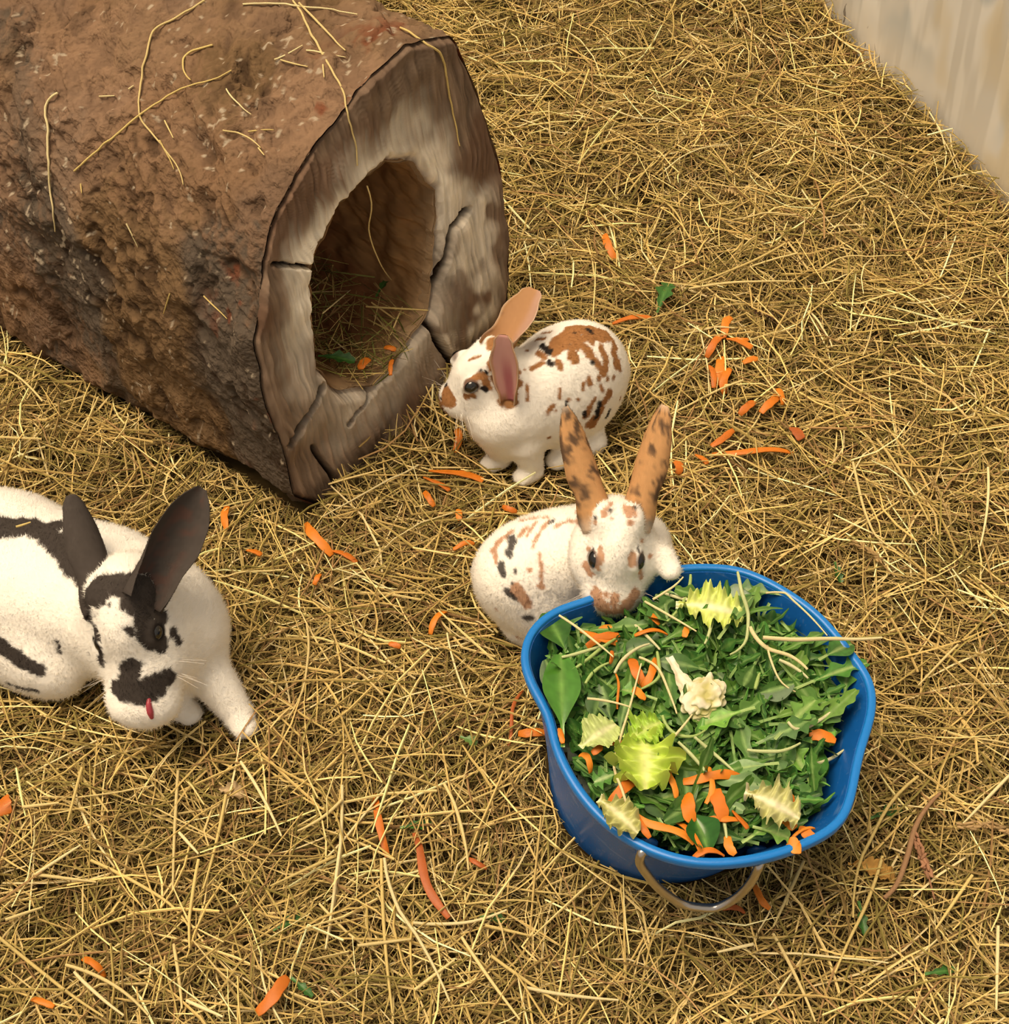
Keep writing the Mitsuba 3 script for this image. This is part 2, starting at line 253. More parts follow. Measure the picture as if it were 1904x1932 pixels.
def ear_mesh(base,tip,front,length=None,W=.018,bend=0.,cup=(2.3,1.0,.5),th=.0016,nt=34,ns=17,base_w=.5,wide=.55,tipr=.35):
    """A cupped ear: its rim runs along the axis from base to tip, hollow side towards front."""
    base,tip=np.asarray(base,float),np.asarray(tip,float); base=base-unit(tip-base)*.011; ax=tip-base; L=np.linalg.norm(ax); ax/=L
    f=unit(np.asarray(front,float)-ax*(np.asarray(front)@ax)); sd=np.cross(ax,f)
    t=np.linspace(0,1,nt)
    w=np.interp(t,[0,.12,.3,wide,.75,.88,.95,1],np.array([base_w,base_w*1.05,.8,1,.86,.6,tipr,.32*tipr]))*W
    w=np.convolve(np.pad(w,2,mode='edge'),[.1,.2,.4,.2,.1],'valid')
    cp=np.interp(t,[0,.45,1],cup)
    ctr=base+np.outer(t*L,ax)+np.outer(bend*np.sin(np.pi*t*.5)**2*1.0,f)
    S=np.linspace(-1,1,ns); G=[]
    for side in (0,1):
        ang=S[None]*cp[:,None]; R=(w/np.minimum(np.sin(np.minimum(cp,1.57)),1))[:,None]
        off=th*(1-.75*np.abs(S[None])**4)*np.clip(w/W*2,.2,1)[:,None]*(1 if side else -1)
        Rr=R-off
        G.append(ctr[:,None]+ (Rr*np.sin(ang))[...,None]*sd+ (R-Rr*np.cos(ang))[...,None]*f)
    A,B=G  # A outer (back), B inner (front)
    V=np.vstack([A.reshape(-1,3),B.reshape(-1,3)]); N=nt*ns
    i,j=np.meshgrid(np.arange(nt-1),np.arange(ns-1),indexing='ij'); a=(i*ns+j).ravel()
    Fo=np.stack([a,a+1,a+ns+1,a+ns],1); Fi=np.stack([a,a+ns,a+ns+1,a+1],1)+N
    e=[]
    for k in range(nt-1):
        e+= [[k*ns,(k+1)*ns,N+(k+1)*ns,N+k*ns],[k*ns+ns-1,N+k*ns+ns-1,N+(k+1)*ns+ns-1,(k+1)*ns+ns-1]]
    for j in range(ns-1):
        T=(nt-1)*ns; e+=[[T+j,T+j+1,N+T+j+1,N+T+j],[j,N+j,N+j+1,j+1]]
    Q=np.vstack([Fo,Fi,np.array(e)]); m=trimesh.Trimesh(V,np.vstack([Q[:,[0,1,2]],Q[:,[0,2,3]]]),process=False)
    if m.volume<0: m.invert()
    uv=np.stack([np.repeat(t,ns),np.tile(S,nt)],1); uv=np.vstack([uv,uv]); inner=np.r_[np.zeros(N),np.ones(N)]
    m.metadata['uv']=uv; m.metadata['inner']=inner
    return m
def head(b,c,fw,up,s=1.0,k=.012,muz=1.0,ey=.0235,wide=1.0,ez=0.):
    R=frame(fw,up); T=lambda x,y,z: np.asarray(c)+R@(np.array([x,y,z])*s)
    b.ell(T(-.004,0,.003),np.array([.037,ey+.0040,.031])*s,R,k)
    b.cap(T(.012,0,-.004),T(.040,0,-.012),.0235*s,.0185*s*muz,.012)
    for q in (-1,1):
        b.ell(T(.010,q*.015*wide,-.014),np.array([.029,.018+.006*(wide-1),.021])*s,R,.012)
        b.ell(T(.043-.006*(muz-1),q*.0088*muz,-.0155),np.array([.0135,.0118,.0125])*s*muz,R,.008)
        b.ell(T(.012,q*(ey-.001),.0085+ez),np.array([.0125,.0055,.0095])*s,R,.007)
        b.ell(T(-.024,q*.013,.021),np.array([.012,.009,.010])*s,R,.014)
    b.ell(T(.053,0,-.0095),np.array([.006,.007,.0055])*s,R,.006)
    b.ell(T(.037,0,-.0275),np.array([.012,.009,.006])*s,R,.006)
    return R,T
def eyes(HT,HR,s=1.0,ey=.0235,ez=0.):
    out=[]
    for q in (1,-1):
        e=trimesh.creation.icosphere(3,.0082*s); e.apply_scale([1.05,.85,1]); M=np.eye(4); M[:3,:3]=HR; M[:3,3]=HT(.013,q*ey,.0090+ez); e.apply_transform(M); out.append(e)
    return out
def foot(b,e,p,d,re,rp,sz=1.0):
    b.cap(e,p,re,rp,.012); R=frame(d,[0,0,1]); b.ell(p+R@np.array([.009,0,-.002])*sz,np.array([.018,.0125,.0095])*sz,R,.006)
    for q in (-1,-.33,.33,1): b.ell(p+R@np.array([.0195-.003*abs(q),q*.0075,-.004])*sz,np.array([.0075,.0036,.0048])*sz,R,.003)
# ---------------------------------------------------------------- A: beside the log
def rabbitA():
    A=Body()
    ru=at(1082,712,.075); ch=at(974,784,.062); mid=at(1030,734,.082)
    ax=unit(ch-ru); R=frame(ax*[1,1,0],[0,0,1])
    A.ell(ru,[.069,.060,.071],R,.01); A.ell(mid,[.066,.05,.058],R,.03); A.ell(ch,[.052,.043,.05],R,.03)
    HR,HT=head(A,at(909,705,.128),unit([-.93,-.30,-.52]),[-.1,-.05,1],1.0,.02,1.12,.0235,1.0,.009)
    hc=HT(0,0,0)
    A.cap(ch+[-.004,0,.012],hc+[.026,.008,-.012],.042,.031,.02); A.ell(at(932,788,.078),[.03,.032,.03],None,.02)
    foot(A,at(992,842,.045),at(1006,886,.012),[-.8,-.6,0],.020,.0125); foot(A,at(946,830,.045),at(945,864,.013),[-.8,-.5,0],.02,.0125)
    A.ell(at(1085,772,.06),[.056,.03,.05],frame([-.8,-.6,-.1],[0,0,1]),.014)
    foot(A,at(1118,834,.014),at(1072,855,.012),[-.8,-.5,0],.017,.0125,1.1)
    A.ell(ru+[.05,.03,-.02],[.02,.02,.02],None,.012)
    ears=[ear_mesh(aty(964,738,1.186),aty(954,629,1.205),[-.42,-.88,.2],W=.0182,cup=(2.0,1.0,.6),bend=.004,tipr=.74,base_w=.5,wide=.62),
          ear_mesh(HT(-.038,-.005,.012),at(1013,551,.190),[-.60,-.80,.15],W=.0225,cup=(2.1,.8,.45),bend=.006,tipr=.70,base_w=.8,wide=.6)]
    return A,ears,eyes(HT,HR,1.0,.0245,.009),HT,HR
# ---------------------------------------------------------------- B: at the bucket
def rabbitB():
    B=Body(); s=1.10
    fw=unit([-.03,-.80,-.60]); HR,HT=head(B,np.array([.1090,.917,.186]),fw,[.02,-.6,.8],s,.016,1.28,.0178,1.34,.0075)
    ru=at(1000,1088,.070); ch=at(1172,1032,.115)
    mid=at(1075,1050,.095); ax=unit(ch-ru); R=frame(ax,[0,0,1])
    B.ell(ru,[.060,.055,.062],R,.01); B.ell(mid,[.06,.048,.055],R,.03); B.ell(ch,[.045,.045,.048],R,.03)
    B.cap(ch,HT(-.012,0,-.012),.036,.031,.02)
    B.ell(at(1012,1150,.05),[.05,.03,.045],frame([.8,-.5,0],[0,0,1]),.014)
    foot(B,at(985,1185,.02),np.array([.055,.915,.012]),[.9,-.5,0],.018,.013,1.1)
    foot(B,at(1226,1022,.125),at(1250,1052,.168),[.5,-.85,-.1],.019,.0115,.95)
    B.cap(at(1120,1040,.10),np.array([.085,.925,.05]),.02,.013,.012)
    B.ell(at(920,1080,.055),[.017,.013,.017],None,.008)
    b0,b1=HT(-.026,.0105,.018),HT(-.026,-.0115,.018)
    ears=[ear_mesh(b1,b1+unit([-.043,.08,.078])*.112,[-.6,.75,-.2],W=.0175,cup=(2.2,1.5,.9),bend=-.004,tipr=.4,base_w=.95,wide=.45),
          ear_mesh(b0,b0+unit([.036,.08,.078])*.112,[.6,.75,-.2],W=.0175,cup=(2.2,1.5,.9),bend=-.004,tipr=.5,base_w=.9,wide=.5)]
    return B,ears,eyes(HT,HR,s*1.02,.0184,.0075),HT,HR
# ---------------------------------------------------------------- C: the left one
def rabbitC():
    C=Body(); s=1.22
    fw=unit([.20,-.80,-.58]); HR,HT=head(C,np.array([-.368,.856,.145]),fw,[-.06,-.58,.8],s,.02,1.36,.0205,1.15)
    ch=at(308,1190,.07); mid=at(190,1128,.080); ru=at(0,1080,.08); ax=unit(ch-ru); R=frame(ax,[0,0,1])
    C.ell(ru,[.11,.092,.08],R,.01); C.ell(mid,[.09,.077,.074],R,.04); C.ell(ch,[.068,.066,.064],R,.04)
    C.cap(ch+[-.01,.01,.02],HT(-.02,0,-.015),.05,.04,.03)
    C.ell(HT(.02,-.004,-.035),[.035,.035,.03],None,.03)
    C.ell(at(272,1326,.080),[.036,.026,.026],None,.018)
    foot(C,at(388,1262,.045),at(448,1345,.013),[.5,-.85,0],.025,.0165,1.15)
    foot(C,at(310,1290,.04),at(335,1328,.013),[.8,-.6,0],.024,.0165,1.1)
    C.ell(at(30,1215,.045),[.09,.04,.05],frame([.8,-.55,0],[0,0,1]),.02)
    b0,b1=HT(-.021,.0190,.014),HT(-.023,-.0095,.017)
    ears=[ear_mesh(b1,at(134,938,.205),[-.45,.85,.1],W=.0195,cup=(2.2,1.2,.8),bend=-.004,tipr=.6,base_w=.95,wide=.5),
          ear_mesh(b0,at(378,920,.225),[.15,-.85,.25],W=.0265,cup=(2.2,1.25,.8),bend=.004,tipr=.4,base_w=.75,wide=.5)]
    return C,ears,eyes(HT,HR,s,.0210),HT,HR


# ------------------------------------------------------------------ the setting: floor under the hay, painted board wall
def hay_h(x, y):
    """Height of the hay bed."""
    p = np.stack([np.asarray(x, float) * 5, np.asarray(y, float) * 5, np.zeros_like(x, dtype=float)], -1)
    wall_d = (np.asarray(x) - WALL0[0]) * WALL_N[0] + (np.asarray(y) - WALL0[1]) * WALL_N[1]
    q = np.stack([np.asarray(x) - LOG0[0], np.asarray(y) - LOG0[1]], -1)
    h, s = q @ np.array([.6157, .7880]), q @ np.array([-.7880, .6157])
    log_d = np.hypot(np.maximum(np.maximum(.02 - h, h - .345), 0), np.maximum(-s, 0))
    return .034 * np.exp(-log_d / .035) + (fbm(p, 3, 4) - .5) * .045 + (fbm(p * 4.4, 2, 14) - .5) * .020 + .035 * np.exp(-np.maximum(wall_d, 0) / .07) + .026 * np.exp(-np.maximum(np.hypot(np.asarray(x) - .158, np.asarray(y) - .760) - .112, 0) / .035)


LOG0 = at(605, 955)[:2]
WALL0, WALL1 = np.array([.492, 2.212]), np.array([.722, 1.62])
wd = unit(WALL1 - WALL0)
WALL_N = np.array([wd[1], -wd[0]])
WALL_N = WALL_N if WALL_N @ (np.array([0, 1.2]) - WALL0) > 0 else -WALL_N

scene['floor_mat'] = {'type': 'diffuse', 'reflectance': mikit.proc(lambda p, n, uv: mikit.mix((.045, .028, .012), (.11, .075, .03), mikit.fbm(p.x * 60, p.y * 60, p.z * 60)))}
gx, gy = np.meshgrid(np.linspace(-1.5, 1.5, 200), np.linspace(.0, 3.2, 220), indexing='ij')
gv = np.stack([gx, gy, hay_h(gx, gy) - .024], -1).reshape(-1, 3)
add('floor', mikit.ply((gv, grid_faces(200, 220)[:, ::-1]), 'floor_mat', smooth=True), kind='structure', label='brown litter floor under the hay')


def wall_color(p, n, uv):
    # along the wall (a) and up it (z); smears lean a little
    a = p.x * float(wd[0]) + p.y * float(wd[1])
    lean = a + p.z * 0.10
    base = mikit.mix((.76, .74, .69), (.84, .83, .79), mikit.fbm(lean * 9, p.z * 2.0, 1.0))
    streak = mikit.smoothstep(.48, .64, mikit.fbm(lean * 34, p.z * 5.0, 4.0))
    base = mikit.mix(base, (.60, .58, .53), streak * .6)
    blue = mikit.smoothstep(.46, .60, mikit.fbm(lean * 11 + 3.3, p.z * 6, 7.0)) * mikit.smoothstep(.03, .16, p.z)
    base = mikit.mix(base, (.44, .49, .51), blue * .75)
    ochre = mikit.smoothstep(.50, .66, mikit.fbm(lean * 10, p.z * 6, 11.0))
    base = mikit.mix(base, (.66, .55, .33), ochre * .55)
    low = 1 - mikit.smoothstep(.0, .14, p.z + .05 * mikit.fbm(a * 20, p.z * 20, 2.0))
    base = mikit.mix(base, (.60, .50, .33), low * .4)
    spot = mikit.smoothstep(.86, .93, mikit.noise(lean * 130 + 2 * mikit.noise(a * 60, p.z * 60), p.z * 70, 3.0)) * mikit.smoothstep(.52, .66, mikit.fbm(a * 9, p.z * 9, 5.0))
    return mikit.mix(base, (.16, .13, .10), spot * .8)


scene['wall_mat'] = {'type': 'twosided', 'bsdf': {'type': 'principled', 'base_color': mikit.proc(wall_color), 'roughness': .75, 'specular': .25}}
c0, c1 = WALL0 - wd * 1.0, WALL1 + wd * .9
wl = np.linspace(0, 1, 120)[:, None, None]
wz = np.linspace(-.05, 1.1, 70)[None, :, None]
wp = np.concatenate([np.broadcast_to(c0 + (c1 - c0) * wl, (120, 70, 2)), np.broadcast_to(wz, (120, 70, 1))], -1).reshape(-1, 3)
wp[:, :2] += WALL_N * ((fbm(wp * [6, 6, 3], 3, 31) - .5) * .012)[:, None]
back = wp.copy()
back[:, :2] -= WALL_N * .06
wf = grid_faces(120, 70)
edge = np.r_[np.arange(70), np.arange(70, 120 * 70, 70)[:-1] + 69, (119 * 70 + np.arange(70))[::-1], np.arange(0, 120 * 70, 70)[::-1]]
e2 = np.roll(edge, -1)
wf = np.vstack([wf, wf[:, ::-1] + len(wp), np.stack([edge, e2, e2 + len(wp)], 1), np.stack([edge, e2 + len(wp), edge + len(wp)], 1)])
add('wall_right', mikit.ply((np.vstack([wp, back]), wf), 'wall_mat', smooth=40), kind='structure', label='pale weathered board wall with grey and ochre smears')

# ------------------------------------------------------------------ the hollow log
LOG_AZ, LOG_TILT = math.radians(-38), math.radians(10)
LN = np.array([math.cos(LOG_AZ) * math.cos(LOG_TILT), math.sin(LOG_AZ) * math.cos(LOG_TILT), math.sin(LOG_TILT)])
LH = np.array([-math.sin(LOG_AZ), math.cos(LOG_AZ), 0])
LV = np.cross(LN, LH)
LA = np.array([-math.cos(LOG_AZ), -math.sin(LOG_AZ), 0])
LP = at(605, 955)
LC = np.array([.165, .215])
OUTER = [(.35, .42), (.38, .34), (.392, .25), (.392, .15), (.38, .08), (.36, .035), (.33, .008), (.24, -.012), (.16, -.022), (.09, -.018), (.01, -.012), (-.028, .04), (-.022, .11), (-.026, .17),
         (-.014, .25), (.02, .32), (.06, .372), (.13, .405), (.20, .432), (.28, .442)]
HOLE = [(.22, .338), (.26, .315), (.285, .262), (.277, .222), (.243, .142), (.23, .12), (.17, .098), (.125, .085), (.07, .125), (.05, .17), (.058, .21), (.078, .27), (.10, .30), (.14, .325), (.19, .338)]


def radial(poly):
    P = np.array(poly + poly[:1])
    t = np.r_[0, np.cumsum(np.linalg.norm(np.diff(P, axis=0), axis=1))]
    Q = np.stack([np.interp(np.linspace(0, t[-1], 900), t, P[:, i]) for i in (0, 1)], 1) - LC
    th, r = np.arctan2(Q[:, 1], Q[:, 0]) % (2 * np.pi), np.hypot(Q[:, 0], Q[:, 1])
    o = np.argsort(th)
    return lambda a: np.interp(a % (2 * np.pi), np.r_[th[o] - 2 * np.pi, th[o], th[o] + 2 * np.pi], np.tile(r[o], 3))


r_out, r_hole = radial(OUTER), radial(HOLE)


def log_pt(h, v, s):
    return LP + h[..., None] * LH + v[..., None] * LV + s[..., None] * LA


NT = 560
th = np.arange(NT) * 2 * np.pi / NT
wobo = (fbm(np.stack([np.cos(th) * 3, np.sin(th) * 3, th * 0], 1), 4, 41) - .5)
RO, RH = r_out(th) + wobo * .018, r_hole(th) + (fbm(np.stack([np.cos(th) * 4, np.sin(th) * 4, th * 0 + 5], 1), 4, 43) - .5) * .016


def seg_dist(P, line):
    d, L = np.full(len(P), 9.0), np.array(line, float)
    for a, b in zip(L, L[1:]):
        t = np.clip((P - a) @ (b - a) / ((b - a) @ (b - a)), 0, 1)
        d = np.minimum(d, np.linalg.norm(P - a - t[:, None] * (b - a), axis=1))
    return d


def on_face(px, py):
    d = at(px, py, 0) - EYE
    p = EYE + d * (((LP - EYE) @ LN) / (d @ LN)) - LP
    return [p @ LH, p @ LV]


CRACKS = [[on_face(*q) for q in l] for l in ([(885, 398), (852, 430), (838, 500), (818, 565), (806, 600), (822, 640), (856, 694)], [(604, 728), (580, 778), (548, 838)], [(598, 848), (615, 880), (642, 925)],
                                             [(516, 498), (560, 503), (606, 504)], [(742, 690), (700, 745), (655, 800)])]
# cut face: rings from the hole to the bark edge
MT = 84
tt = np.linspace(0, 1, MT)[None]
rr = RH[:, None] + (RO - RH)[:, None] * tt
FH_, FV_ = LC[0] + rr * np.cos(th)[:, None], LC[1] + rr * np.sin(th)[:, None]
q2 = np.stack([FH_, FV_], -1).reshape(-1, 2)
q3 = np.concatenate([q2, np.zeros((len(q2), 1))], 1)
ttf = np.broadcast_to(tt, FH_.shape).reshape(-1)
wq = q2 + .012 * np.stack([fbm(q3 * 25, 2, 3) - .5, fbm(q3 * 25, 2, 4) - .5], 1)
fib = fbm(np.stack([wq[:, 0] * 260, wq[:, 1] * 26, wq[:, 0] * 0], 1), 3, 6)
dep = (fbm(q3 * 14, 3, 7) - .5) * .020 + (fib - .5) * .006
dep -= .016 * (1 - sstep(0, .13, ttf)) ** 2 + .010 * sstep(.93, 1, ttf) ** 2
ck = np.full(len(q2), 9.0)
for l, w in zip(CRACKS, (.0045, .005, .0035, .003, .003)):
    d = seg_dist(q2 + .004 * np.stack([fib - .5, fbm(q3 * 120, 2, 9) - .5], 1), l)
    ck = np.minimum(ck, d / w)
    dep -= .012 * (1 - sstep(.3, 1.3, d / w))
panel = sstep(-.002, .004, q2[:, 0] - np.interp(q2[:, 1], [l[1] for l in CRACKS[0]][::-1], [l[0] for l in CRACKS[0]][::-1])) * sstep(.03, .06, q2[:, 1]) * (1 - sstep(.215, .235, q2[:, 1] + .02 * (fib - .5)))
dep += .006 * panel
facepos = (log_pt(FH_, FV_, FH_ * 0).reshape(-1, 3) + LN * dep[:, None])
# bark shell
MS = 470
S = np.concatenate([[0], np.r_[np.linspace(.003, .86, MS - 31), np.linspace(.88, 1.15, 30)]])
sg, tg = np.meshgrid(S, th, indexing='ij')
bell = 1 + .05 * np.sin(sg * 2.6) + .10 * (fbm(np.stack([np.cos(tg) * 1.3, np.sin(tg) * 1.3, sg * 2.2], -1), 3, 51) - .5) * sstep(0, .25, sg)
rb = RO[None] * np.where(sg > 0, bell, 1)
p3 = np.stack([rb * np.cos(tg) * 1.0, rb * np.sin(tg), sg], -1)
wp3 = p3 + .02 * np.stack([fbm(p3 * 18, 3, 1) - .5, fbm(p3 * 18, 3, 2) - .5, fbm(p3 * 18, 3, 3) - .5], -1) * 2
diag = sg * .75 + tg * .16                      # the bark's furrows run aslant
ridge = 1 - np.abs(fbm(np.stack([diag * 34, (sg * .5 - tg * .3) * 9, tg * 0], -1) + (wp3 - p3) * 30, 4, 55) - .5) * 2
big, mid_, fine = fbm(wp3 * 9, 4, 61), fbm(wp3 * 36, 4, 62), fbm(wp3 * 140, 3, 63)
plate = sstep(.47, .53, fbm(wp3 * [14, 14, 9], 3, 64))
pit = sstep(.60, .72, fbm(wp3 * [30, 30, 22], 3, 66))
fib2 = fbm(np.stack([diag * 150, (sg * .5 - tg * .3) * 22, tg * 0], -1) + (wp3 - p3) * 60, 3, 67)
disp = (big - .5) * .026 + (ridge - .7) * .013 + (mid_ - .5) * .009 + (fine - .5) * .0045 + (plate - .5) * .006 + (fib2 - .5) * .005 - pit * .006
disp *= sstep(0, .02, sg) * .92 + .08
rb = rb + disp
BH, BV = LC[0] + rb * np.cos(tg), LC[1] + rb * np.sin(tg)
BV = np.maximum(BV, -.03)
bark = log_pt(BH, BV, sg)
bark[0] = facepos.reshape(NT, MT, 3)[:, -1]
bark[-1] = bark[-1].mean(0) + (bark[-1] - bark[-1].mean(0)) * .9
bpos = bark.reshape(-1, 3)
bf = np.vstack([grid_faces(MS, NT, True), np.array([[(MS - 1) * NT + k, (MS - 1) * NT + (k + 1) % NT, MS * NT] for k in range(NT)])])
bpos = np.vstack([bpos, bark[-1].mean(0)])
def tint(c, col, t):
    return c + (np.array(col) - c) * np.asarray(t).reshape(-1, 1)


micro = fbm(wp3 * 330, 2, 68)
base = np.array([.150, .094, .050]) * (.45 + .45 * mid_.reshape(-1, 1) + .45 * fine.reshape(-1, 1) + .35 * fib2.reshape(-1, 1) + .3 * (micro.reshape(-1, 1) - .5))
base = tint(base, [.085, .074, .064], sstep(.50, .59, fbm(wp3 * 6, 4, 71)) * .75)
base = tint(base, [.245, .145, .088], sstep(.50, .66, fbm(wp3 * 5, 3, 72) + .35 * (fine - .5)) * .6)
base = tint(base, [.045, .027, .017], (1 - sstep(.32, .47, mid_ + .35 * (ridge - .7) + .3 * (fib2 - .5))) * .7)
base = tint(base, [.038, .024, .016], pit * .55)
tan = sstep(.40, .62, fbm(wp3 * 7, 4, 77) + .3 * (sstep(.35, .6, sg) - .6) + .15 * np.sin(tg))  # warm highlight on the upper far part of the log, painted as bark tint
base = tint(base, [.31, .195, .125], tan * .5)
red = sstep(.61, .66, fbm(wp3 * 22, 4, 74)) * (1 - sstep(.02, .10, sg))
base = tint(base, [.17, .045, .02], red * .75)
lich = sstep(.755, .795, fbm(wp3 * 130, 2, 75) + .30 * (fbm(wp3 * 9, 2, 76) - .5))
base = tint(base, [.48, .40, .30], lich * .8)
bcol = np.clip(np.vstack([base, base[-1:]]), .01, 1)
log = thing('hollow_log', 'thick hollowed brown tree log with a dark oval hole in its cut end', 'log')
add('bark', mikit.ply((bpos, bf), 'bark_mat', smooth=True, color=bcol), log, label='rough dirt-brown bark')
n1, n2 = fbm(q3 * 18, 3, 81), fbm(np.stack([wq[:, 0] * 420, wq[:, 1] * 40, wq[:, 0] * 0], 1), 3, 82)
fc = np.array([.245, .175, .125]) * (.45 + 1.1 * fib[:, None])
thf = np.repeat(th, MT)
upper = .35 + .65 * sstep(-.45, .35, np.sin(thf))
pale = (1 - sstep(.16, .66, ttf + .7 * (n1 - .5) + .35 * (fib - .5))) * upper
pale = np.maximum(pale, panel * (.75 - .9 * sstep(.46, .62, n1)) * (1 - sstep(.62, .95, ttf)))
sill = sstep(-.75, -.55, -np.abs(thf - 4.75) / 1.2) * (1 - sstep(.05, .55, ttf + .5 * (fib - .5)))
pale = np.clip(np.maximum(pale, sill * .6), 0, 1)
fc += (np.array([.88, .80, .67]) * (.66 + .7 * fib[:, None]) - fc) * pale[:, None]
fc += (np.array([.10, .055, .035]) - fc) * (sstep(.80, 1, ttf + .3 * (n1 - .5)) * .5)[:, None]
fc += (np.array([.15, .075, .045]) - fc) * (sstep(.55, .72, fbm(q3 * 11, 3, 83)) * .5 * (1 - pale))[:, None]
fc += (np.array([.028, .016, .01]) - fc) * (1 - sstep(.25, 1.0, ck))[:, None]
fc *= (.82 + .36 * n2[:, None])
ca = (np.arange(NT)[:, None] * MT + np.arange(MT - 1)).ravel()
cq = np.stack([ca, (ca + MT) % (NT * MT), (ca + 1 + MT) % (NT * MT), ca + 1], 1)
add('cut_end', mikit.ply((facepos, cq),
    'wood_mat', smooth=True, color=np.clip(fc, .01, 1)), log, label='weathered grey and pale wood of the cut end')
# the hollow
MD = 120
sd = np.linspace(0, .62, MD)
sg2, tg2 = np.meshgrid(sd, th, indexing='ij')
rh = RH[None] * (1 + .10 * sstep(0, .15, sg2) + .2 * (fbm(np.stack([np.cos(tg2), np.sin(tg2), sg2 * 4], -1), 3, 91) - .5) * sstep(0, .1, sg2))
hp3 = np.stack([rh * np.cos(tg2), rh * np.sin(tg2), sg2], -1)
hn, hf_ = fbm(hp3 * 30, 4, 92), fbm(hp3 * [150, 150, 60], 3, 93)
rh += ((hn - .5) * .022 + (hf_ - .5) * .006) * sstep(0, .03, sg2)
hol = log_pt(LC[0] + rh * np.cos(tg2), LC[1] + rh * np.sin(tg2), sg2)
hol[0] = facepos.reshape(NT, MT, 3)[:, 0]
hc = np.array([.36, .20, .085]) * (.5 + .6 * hn.reshape(-1, 1) + .5 * hf_.reshape(-1, 1))
hc += (np.array([.22, .07, .03]) - hc) * (sstep(.5, .65, fbm(hp3 * 9, 3, 94)).reshape(-1) * .6 * sstep(.02, .1, sg2).reshape(-1))[:, None]
hc += (np.array([.42, .32, .21]) - hc) * ((1 - sstep(0, .05, sg2)).reshape(-1) * .6)[:, None]
hv = np.vstack([hol.reshape(-1, 3), hol[-1].mean(0)])
hfc = np.vstack([grid_faces(MD, NT, True)[:, ::-1], np.array([[(MD - 1) * NT + (k + 1) % NT, (MD - 1) * NT + k, MD * NT] for k in range(NT)])])
add('hollow', mikit.ply((hv, hfc), 'wood_mat', smooth=True, color=np.clip(np.vstack([hc, hc[-1:]]), .01, 1)), log, label='dark brown inside of the hollow')


def in_log(P, grow=0.0):
    q = P - LP
    s = q @ LA + (q @ LV) * 0
    v = q[:, 2] / LV[2]
    h = q @ LH
    s = q @ LA - v * (LV @ LA)
    r = np.hypot(h - LC[0], v - LC[1])
    a = np.arctan2(v - LC[1], h - LC[0])
    return (s > -.004 - grow) & (s < 1.15) & (r < r_out(a) * 1.03 + .006 + grow)


# ------------------------------------------------------------------ the blue bucket
BZ = .155
RIM = [(1290, 1072), (1345, 1070), (1400, 1077), (1450, 1097), (1490, 1120), (1540, 1157), (1580, 1200), (1616, 1245), (1640, 1285), (1646, 1320), (1643, 1350), (1620, 1430), (1590, 1540), (1545, 1577), (1455, 1611), (1375, 1624), (1300, 1621),
       (1210, 1590), (1130, 1530), (1078, 1460), (1052, 1400), (1037, 1345), (1008, 1290), (993, 1235), (1010, 1187), (1055, 1152), (1110, 1133), (1180, 1102), (1235, 1082)]
rim2 = np.array([at(*q, BZ)[:2] for q in RIM])


def closed_curve(P, n):
    from scipy.interpolate import CubicSpline
    Q = np.vstack([P, P[:1]])
    t = np.r_[0, np.cumsum(np.linalg.norm(np.diff(Q, axis=0), axis=1) ** .75)]
    c = CubicSpline(t, Q, bc_type='periodic')(np.linspace(0, t[-1], 2000)[:-1])
    k = 21
    c = np.stack([np.convolve(np.r_[c[-k:, i], c[:, i], c[:k, i]], np.ones(k) / k, 'same')[k:-k] for i in (0, 1)], 1)
    s = np.r_[0, np.cumsum(np.linalg.norm(np.diff(np.vstack([c, c[:1]]), axis=0), axis=1))]
    return np.stack([np.interp(np.linspace(0, s[-1], n, endpoint=False), s, np.r_[c[:, i], c[0, i]]) for i in (0, 1)], 1)


NB = 240
rimc = closed_curve(rim2, NB)
if np.sum(rimc[:, 0] * np.roll(rimc[:, 1], -1) - rimc[:, 1] * np.roll(rimc[:, 0], -1)) < 0:
    rimc = rimc[::-1]
bc = np.array([.158, .760])
ang = np.arctan2(rimc[:, 1] - bc[1], rimc[:, 0] - bc[0])
basec = bc + np.stack([np.cos(ang), np.sin(ang)], 1) * .112
rn = np.roll(rimc, -1, 0) - np.roll(rimc, 1, 0)
rn = np.stack([rn[:, 1], -rn[:, 0]], 1) / np.linalg.norm(rn, axis=1, keepdims=True)


def bucket_ring(z, off=0.0):
    t = z / BZ
    k = .85 * t + .15 * t ** 3
    return np.concatenate([basec * (1 - k) + rimc * k + rn * off, np.full((NB, 1), z)], 1)


def bucket_in(P, off=-.004):
    """Inside the bucket's outer wall (and below its rim)."""
    import shapely
    z = np.clip(P[:, 2], 0, BZ)
    out = np.zeros(len(P), bool)
    for lo in np.linspace(0, BZ, 12)[:-1]:
        m = (z >= lo) & (z <= lo + BZ / 11) & (P[:, 2] < BZ + .003)
        if m.any():
            out[m] = shapely.contains_xy(shapely.Polygon(bucket_ring(min(lo + BZ / 22, BZ))[:, :2]).buffer(-off), P[m, 0], P[m, 1])
    return out


def plastic(p, n, uv):
    scuff = mikit.smoothstep(.60, .68, mikit.fbm(p.x * 38 + p.z * 90, p.y * 38, p.z * 30)) * .16
    fleck = mikit.smoothstep(.80, .86, mikit.noise(p.x * 420, p.y * 420, p.z * 160)) * .12
    return mikit.mix((.006, .098, .38), (.19, .34, .54), scuff + fleck)


